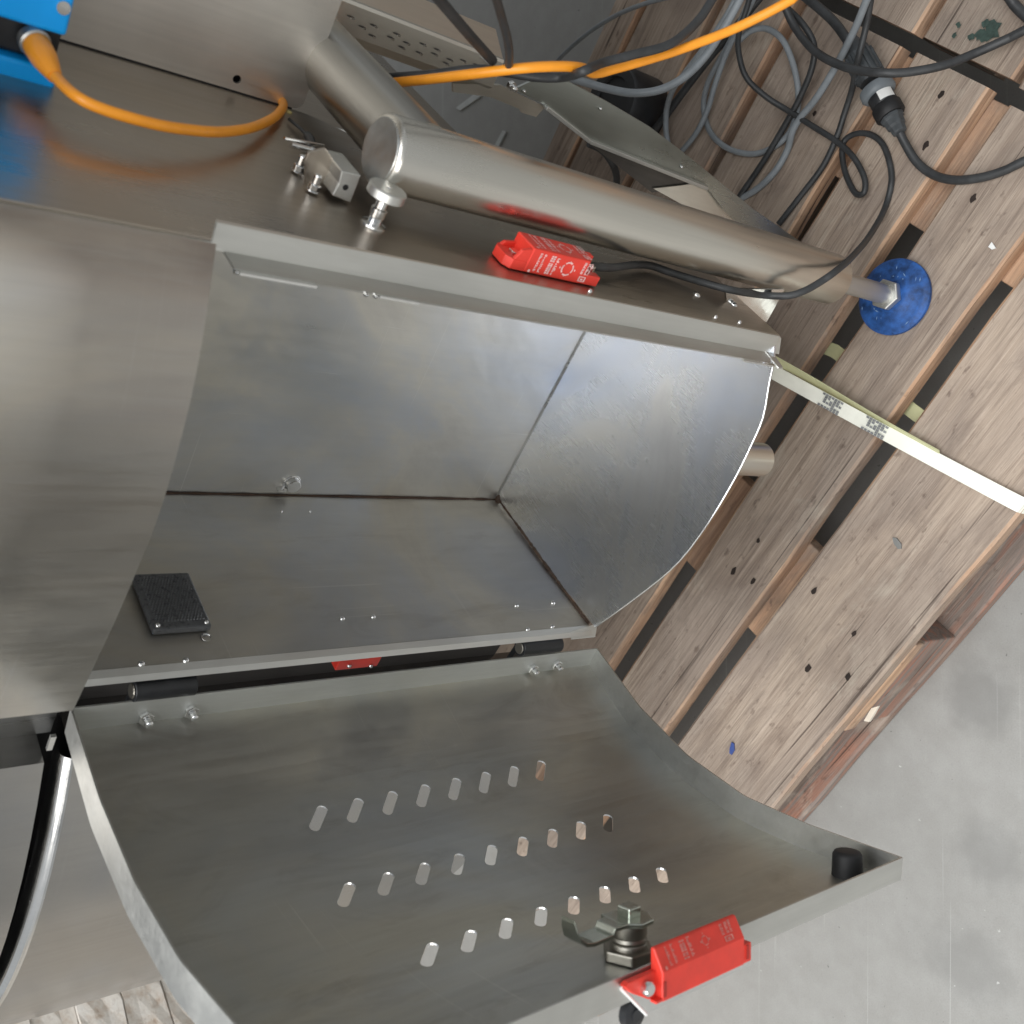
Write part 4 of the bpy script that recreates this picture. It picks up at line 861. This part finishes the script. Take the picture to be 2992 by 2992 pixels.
# ------------------------------------------------------------------ cables
def cable(name, pts, r, mat, label, n=10, k=8):
    def out(p): # does this point lie beyond the picture's edge
        d = p - CAM; c = Vector((d.x * E1.x + d.y * E2.x - d.z * V2.x, d.x * E1.y + d.y * E2.y - d.z * V2.y, d.x * E1.z + d.y * E2.z - d.z * V2.z))
        return c.y / c.z * F_PX + HALF < 0 or c.x / c.z * F_PX + HALF > 2992
    P = list(pts)
    for end in (0, -1):                                             # let the cable run on and come to rest on the boards
        if out(P[end]):
            d = (P[-1] - P[-2]) if end else (P[0] - P[1]); d.normalize(); a_ = P[end]
            ext = [a_ + d * .12, a_ + d * .28]
            P = P + ext if end else ext[::-1] + P
    b = MB(); b.tube(spline(P, k), r, n); o = obj(name, b, M[mat], smooth=True, angle=80); return tag(o, label, 'cable', 'loose cables around the tubular leg')
def onE(x, y, p): l = Lp(x, y, p); return wld(l.x, l.y, l.z)
Z = ZP + .004
cable('black_cable', [onE(1722, 778, .010), onE(1790, 782, .010), onE(1850, 774, .008), onE(1900, 776, .006), onE(1960, 796, .006), onE(2050, 824, .008), onE(2140, 848, .014), at(2230, 862, .385), at(2300, 864, .372), at(2350, 850, .362), at(2400, 822, .348), at(2445, 790, .335), at(2490, 750, .29), at(2540, 690, .21), at(2585, 610, .153),
      at(2605, 530, Z), at(2598, 470, Z), at(2578, 420, Z), at(2545, 394, Z), at(2505, 390, Z), at(2470, 408, Z), at(2461, 440, Z), at(2466, 490, Z), at(2482, 535, Z + .003), at(2503, 567, Z + .006), at(2524, 563, Z + .008), at(2528, 530, Z + .008), at(2512, 488, Z + .009), at(2484, 448, Z + .010), at(2440, 410, Z + .008), at(2380, 372, Z + .012), at(2300, 322, .165), at(2235, 280, .18), at(2180, 225, .20), at(2158, 150, .21), at(2160, 90, .21), at(2180, 30, .21), at(2200, -40, .21)],
      .0033, 'blackjacket', 'thin black cable from the red sensor, crossing the leg and looping on the pallet boards')
cable('orange_cable', [at(1090, 252, .742), at(1142, 243, .735), at(1250, 232, .725), at(1400, 214, .71), at(1540, 198, .69), at(1640, 194, .665), at(1700, 199, .645), at(1740, 214, .62), at(1800, 200, .60), at(1900, 172, .575), at(2000, 140, .55), at(2150, 82, .52), at(2300, 6, .50), at(2360, -40, .49)], .0037, 'orange', 'long orange cable hanging behind the leg and crossing over the grey cables')
cable('black_cable', [at(1095, 236, .742), at(1130, 228, .735), at(1250, 219, .722), at(1390, 203, .70), at(1480, 212, .675), at(1570, 226, .655), at(1650, 225, .64), at(1705, 208, .660), at(1760, 184, .625), at(1850, 160, .60), at(1960, 128, .57), at(2040, 60, .54), at(2100, -30, .52)], .0035, 'blackjacket', 'black cable twisted around the long orange cable')
cable('black_cable', [at(1268, -20, .80), at(1310, 30, .775), at(1370, 100, .74), at(1440, 178, .70)], .0036, 'blackjacket', 'black cable hanging down to the perforated upright, left of two')
cable('black_cable', [at(1446, -20, .78), at(1463, 40, .75), at(1482, 110, .725), at(1488, 160, .71), at(1486, 208, .695)], .003, 'blackjacket', 'glossy black cable hanging onto the orange cable, right of two')
cable('grey_cable', [at(1600, 210, .16), at(1650, 155, .16), at(1720, 95, .16), at(1800, 45, .16), at(1880, 12, .17), at(1960, -10, .18)], .003, 'greyjacket', 'thin dim grey cable on the dark boards behind the gusset')
cable('grey_cable', [at(1640, 225, .40), at(1700, 238, .38), at(1770, 258, .36), at(1850, 272, .345), at(1930, 262, .33), at(2000, 225, .32), at(2060, 165, .31), at(2110, 90, .31), at(2150, 20, .31), at(2180, -40, .31)], .0045, 'greyjacket', 'thick grey cable sagging in an arc below the orange cable')
cable('grey_cable', [at(1955, 440, .165), at(1946, 380, .17), at(1948, 320, .18), at(1965, 265, .20), at(2000, 215, .215), at(2065, 130, .225), at(2120, 50, .23), at(2165, -30, .23)], .0036, 'greyjacket', 'grey cable dropping beside the black can')
cable('grey_cable', [at(1980, 455, .155), at(2030, 395, .16), at(2066, 325, .162), at(2090, 245, .17), at(2125, 150, .18), at(2165, 70, .19), at(2215, -30, .20)], .0034, 'greyjacket', 'grey cable crossing the round grey loop')
cable('grey_cable', [at(2200, -20, .20), at(2150, 90, .185), at(2100, 180, .17), at(2066, 250, .16), at(2056, 320, Z), at(2078, 390, Z), at(2130, 435, Z), at(2200, 450, Z), at(2260, 430, Z), at(2305, 390, Z + .003), at(2328, 330, Z + .006), at(2332, 260, .160), at(2315, 180, .165), at(2285, 115, .17), at(2240, 84, .172), at(2195, 90, .176), at(2160, 118, .18)], .0036, 'greyjacket', 'grey cable lying in a round loop on the boards')
cable('grey_cable', [at(2540, -20, .24), at(2500, 80, .215), at(2450, 180, .19), at(2390, 280, .172), at(2338, 345, .162), at(2315, 385, .158), at(2300, 440, Z), at(2265, 500, Z), at(2215, 550, Z), at(2165, 580, Z)], .0040, 'greyjacket', 'long pale grey cable running straight across the boards')
cable('black_cable', [at(2290, 10, .22), at(2320, 75, .21), at(2370, 140, .205), at(2430, 180, .215), at(2500, 204, .225), at(2580, 213, .225), at(2660, 210, .21), at(2760, 190, .19), at(2850, 155, .17), at(2940, 115, .16), at(3010, 80, .16)], .0044, 'blackjacket', 'thick black cable sweeping over the gap between the two pallets')
cable('black_cable', [at(2295, 20, .20), at(2345, 70, .195), at(2378, 130, .185), at(2372, 200, .175), at(2335, 290, .165), at(2285, 380, .158), at(2225, 480, .152), at(2160, 575, .15)], .0036, 'blackjacket', 'black cable running beside the grey loop to the gusset')
cable('black_cable', [at(2548, -20, .23), at(2530, 80, .21), at(2508, 170, .20), at(2490, 260, .17), at(2468, 330, .158), at(2445, 400, .154), at(2405, 485, .151), at(2345, 565, .151), at(2275, 655, .151)], .0034, 'blackjacket', 'thin black cable passing behind the big connector towards the leg')
cable('black_cable', [at(2625, 378, .162), at(2645, 420, .156), at(2680, 475, .150), at(2730, 512, Z), at(2790, 526, Z), at(2860, 520, Z), at(2930, 500, Z), at(3010, 462, Z)], .0046, 'blackjacket', 'thick black cable curving out of the big connector')
cable('black_cable', [at(2940, -20, .16), at(2965, 15, .155), at(2992, 42, .152), at(3030, 75, .15)], .005, 'blackjacket', 'thick black cable in the top right photo corner')
cable('black_cable', [at(2340, -20, .19), at(2395, 25, .185), at(2440, 68, .18), at(2478, 120, .178)], .0052, 'blackjacket', 'thick black cable entering the top of the big connector')
cable('black_cable', [at(1880, 420, .16), at(1940, 345, .165), at(2010, 250, .17), at(2080, 160, .175), at(2150, 80, .18), at(2230, -20, .18)], .0050, 'blackjacket', 'thick black cable in shade beside the black can')
cable('black_cable', [at(1720, 420, .33), at(1760, 440, .31), at(1790, 480, .29), at(1802, 520, .27), at(1798, 580, .25)], .0042, 'blackjacket', 'short black cable bending below the gusset rim')
# connector
ca = at(2478, 108, .176); cb_ = at(2622, 372, .164); cx = (cb_ - ca); CLn = cx.length; cx.normalize()
con = thing('cable_connector', 'big dark grey round plug connector with a white label band lying on the boards', 'connector')
b = MB(); b.lathe(ca, cx, [(0, 0.0064), (.012, 0.0104), (.02, 0.0136), (.055, 0.0148), (.060, 0.0132)], 24); obj('socket', b, M['connector'], con, smooth=True)
b = MB()
for k in range(14):
    a = 2 * math.pi * k / 14; u_ = cx.cross(UZ).normalized(); w_ = cx.cross(u_); d = u_ * math.cos(a) + w_ * math.sin(a)
    b.box(ca + cx * .040 + d * .0148, (.028, .0025, .0025), (cx, d, cx.cross(d)))
obj('grip_rib', b, M['connector'], con)['kind'] = 'stuff'
b = MB(); b.lathe(ca + cx * .066, cx, [(0, 0.0132), (.003, 0.018), (.010, 0.0188), (.013, 0.0168), (.014, 0.0144)], 28); obj('flange_ring', b, plain('ring_grey', (.15, .17, .185), .45), con, smooth=True, angle=50)
b = MB(); b.lathe(ca + cx * .079, cx, [(0, 0.0136), (.012, 0.01376), (.013, 0.0132)], 28); obj('sleeve', b, M['black'], con, smooth=True)
b = MB(); n = 10; u_ = cx.cross(UZ).normalized(); w_ = UZ - cx * UZ.dot(cx); w_.normalize()
arcv = [(math.cos(R(a)), math.sin(R(a))) for a in [100 + 70 * i / n for i in range(n + 1)]]
b.strip([ca + cx * .0800 + (u_ * c_ + w_ * s_) * .0141 for c_, s_ in arcv], [ca + cx * .0905 + (u_ * c_ + w_ * s_) * .0141 for c_, s_ in arcv]); obj('label_band', b, M['white'], con, smooth=True)
b = MB(); b.lathe(ca + cx * .092, cx, [(0, 0.014), (.002, 0.0156), (.013, 0.0156), (.015, 0.014)], 28); obj('coupling_nut', b, M['rubber'], con, smooth=True, angle=50)
b = MB(); b.lathe(ca + cx * .107, cx, [(0, 0.0124), (.004, 0.0124), (.0045, 0.0108), (.012, 0.01), (.013, 0.0084), (.020, 0.0076), (.021, 0.0052)], 10); obj('gland', b, M['connector'], con, bevel=.0006)
for (pts_, lb_) in ((((1336, 316), (1396, 270), (1410, 281), (1347, 324)), 'pale grey plastic strip lying on the dark floor below the orange cable'), (((1444, 434), (1472, 382), (1482, 386), (1456, 438)), 'short pale grey strip on the floor beside the pallet end, seen over the leg')):
    b = MB(); c0_ = at(*pts_[0], .0); b.prism([at(x, y, .0) - c0_ for x, y in pts_], (0, 0, .003)); o = obj('plastic_strip', b, M['greystrip']); o.location = c0_ - Vector((0, 0, 0)); tag(o, lb_, 'strip', 'pale plastic strips on the floor')
# black can on the boards behind the gusset
P = at(*c4(905, 1060), ZP); b = MB(); b.lathe(P, (0, 0, 1), [(0, .043), (.003, .045), (.060, .045), (.064, .042), (.064, .030), (.060, .028)], 36); can = obj('plastic_can', b, M['black'], smooth=True, angle=40); tag(can, 'black round plastic tub standing on the boards behind the gusset plate', 'tub')
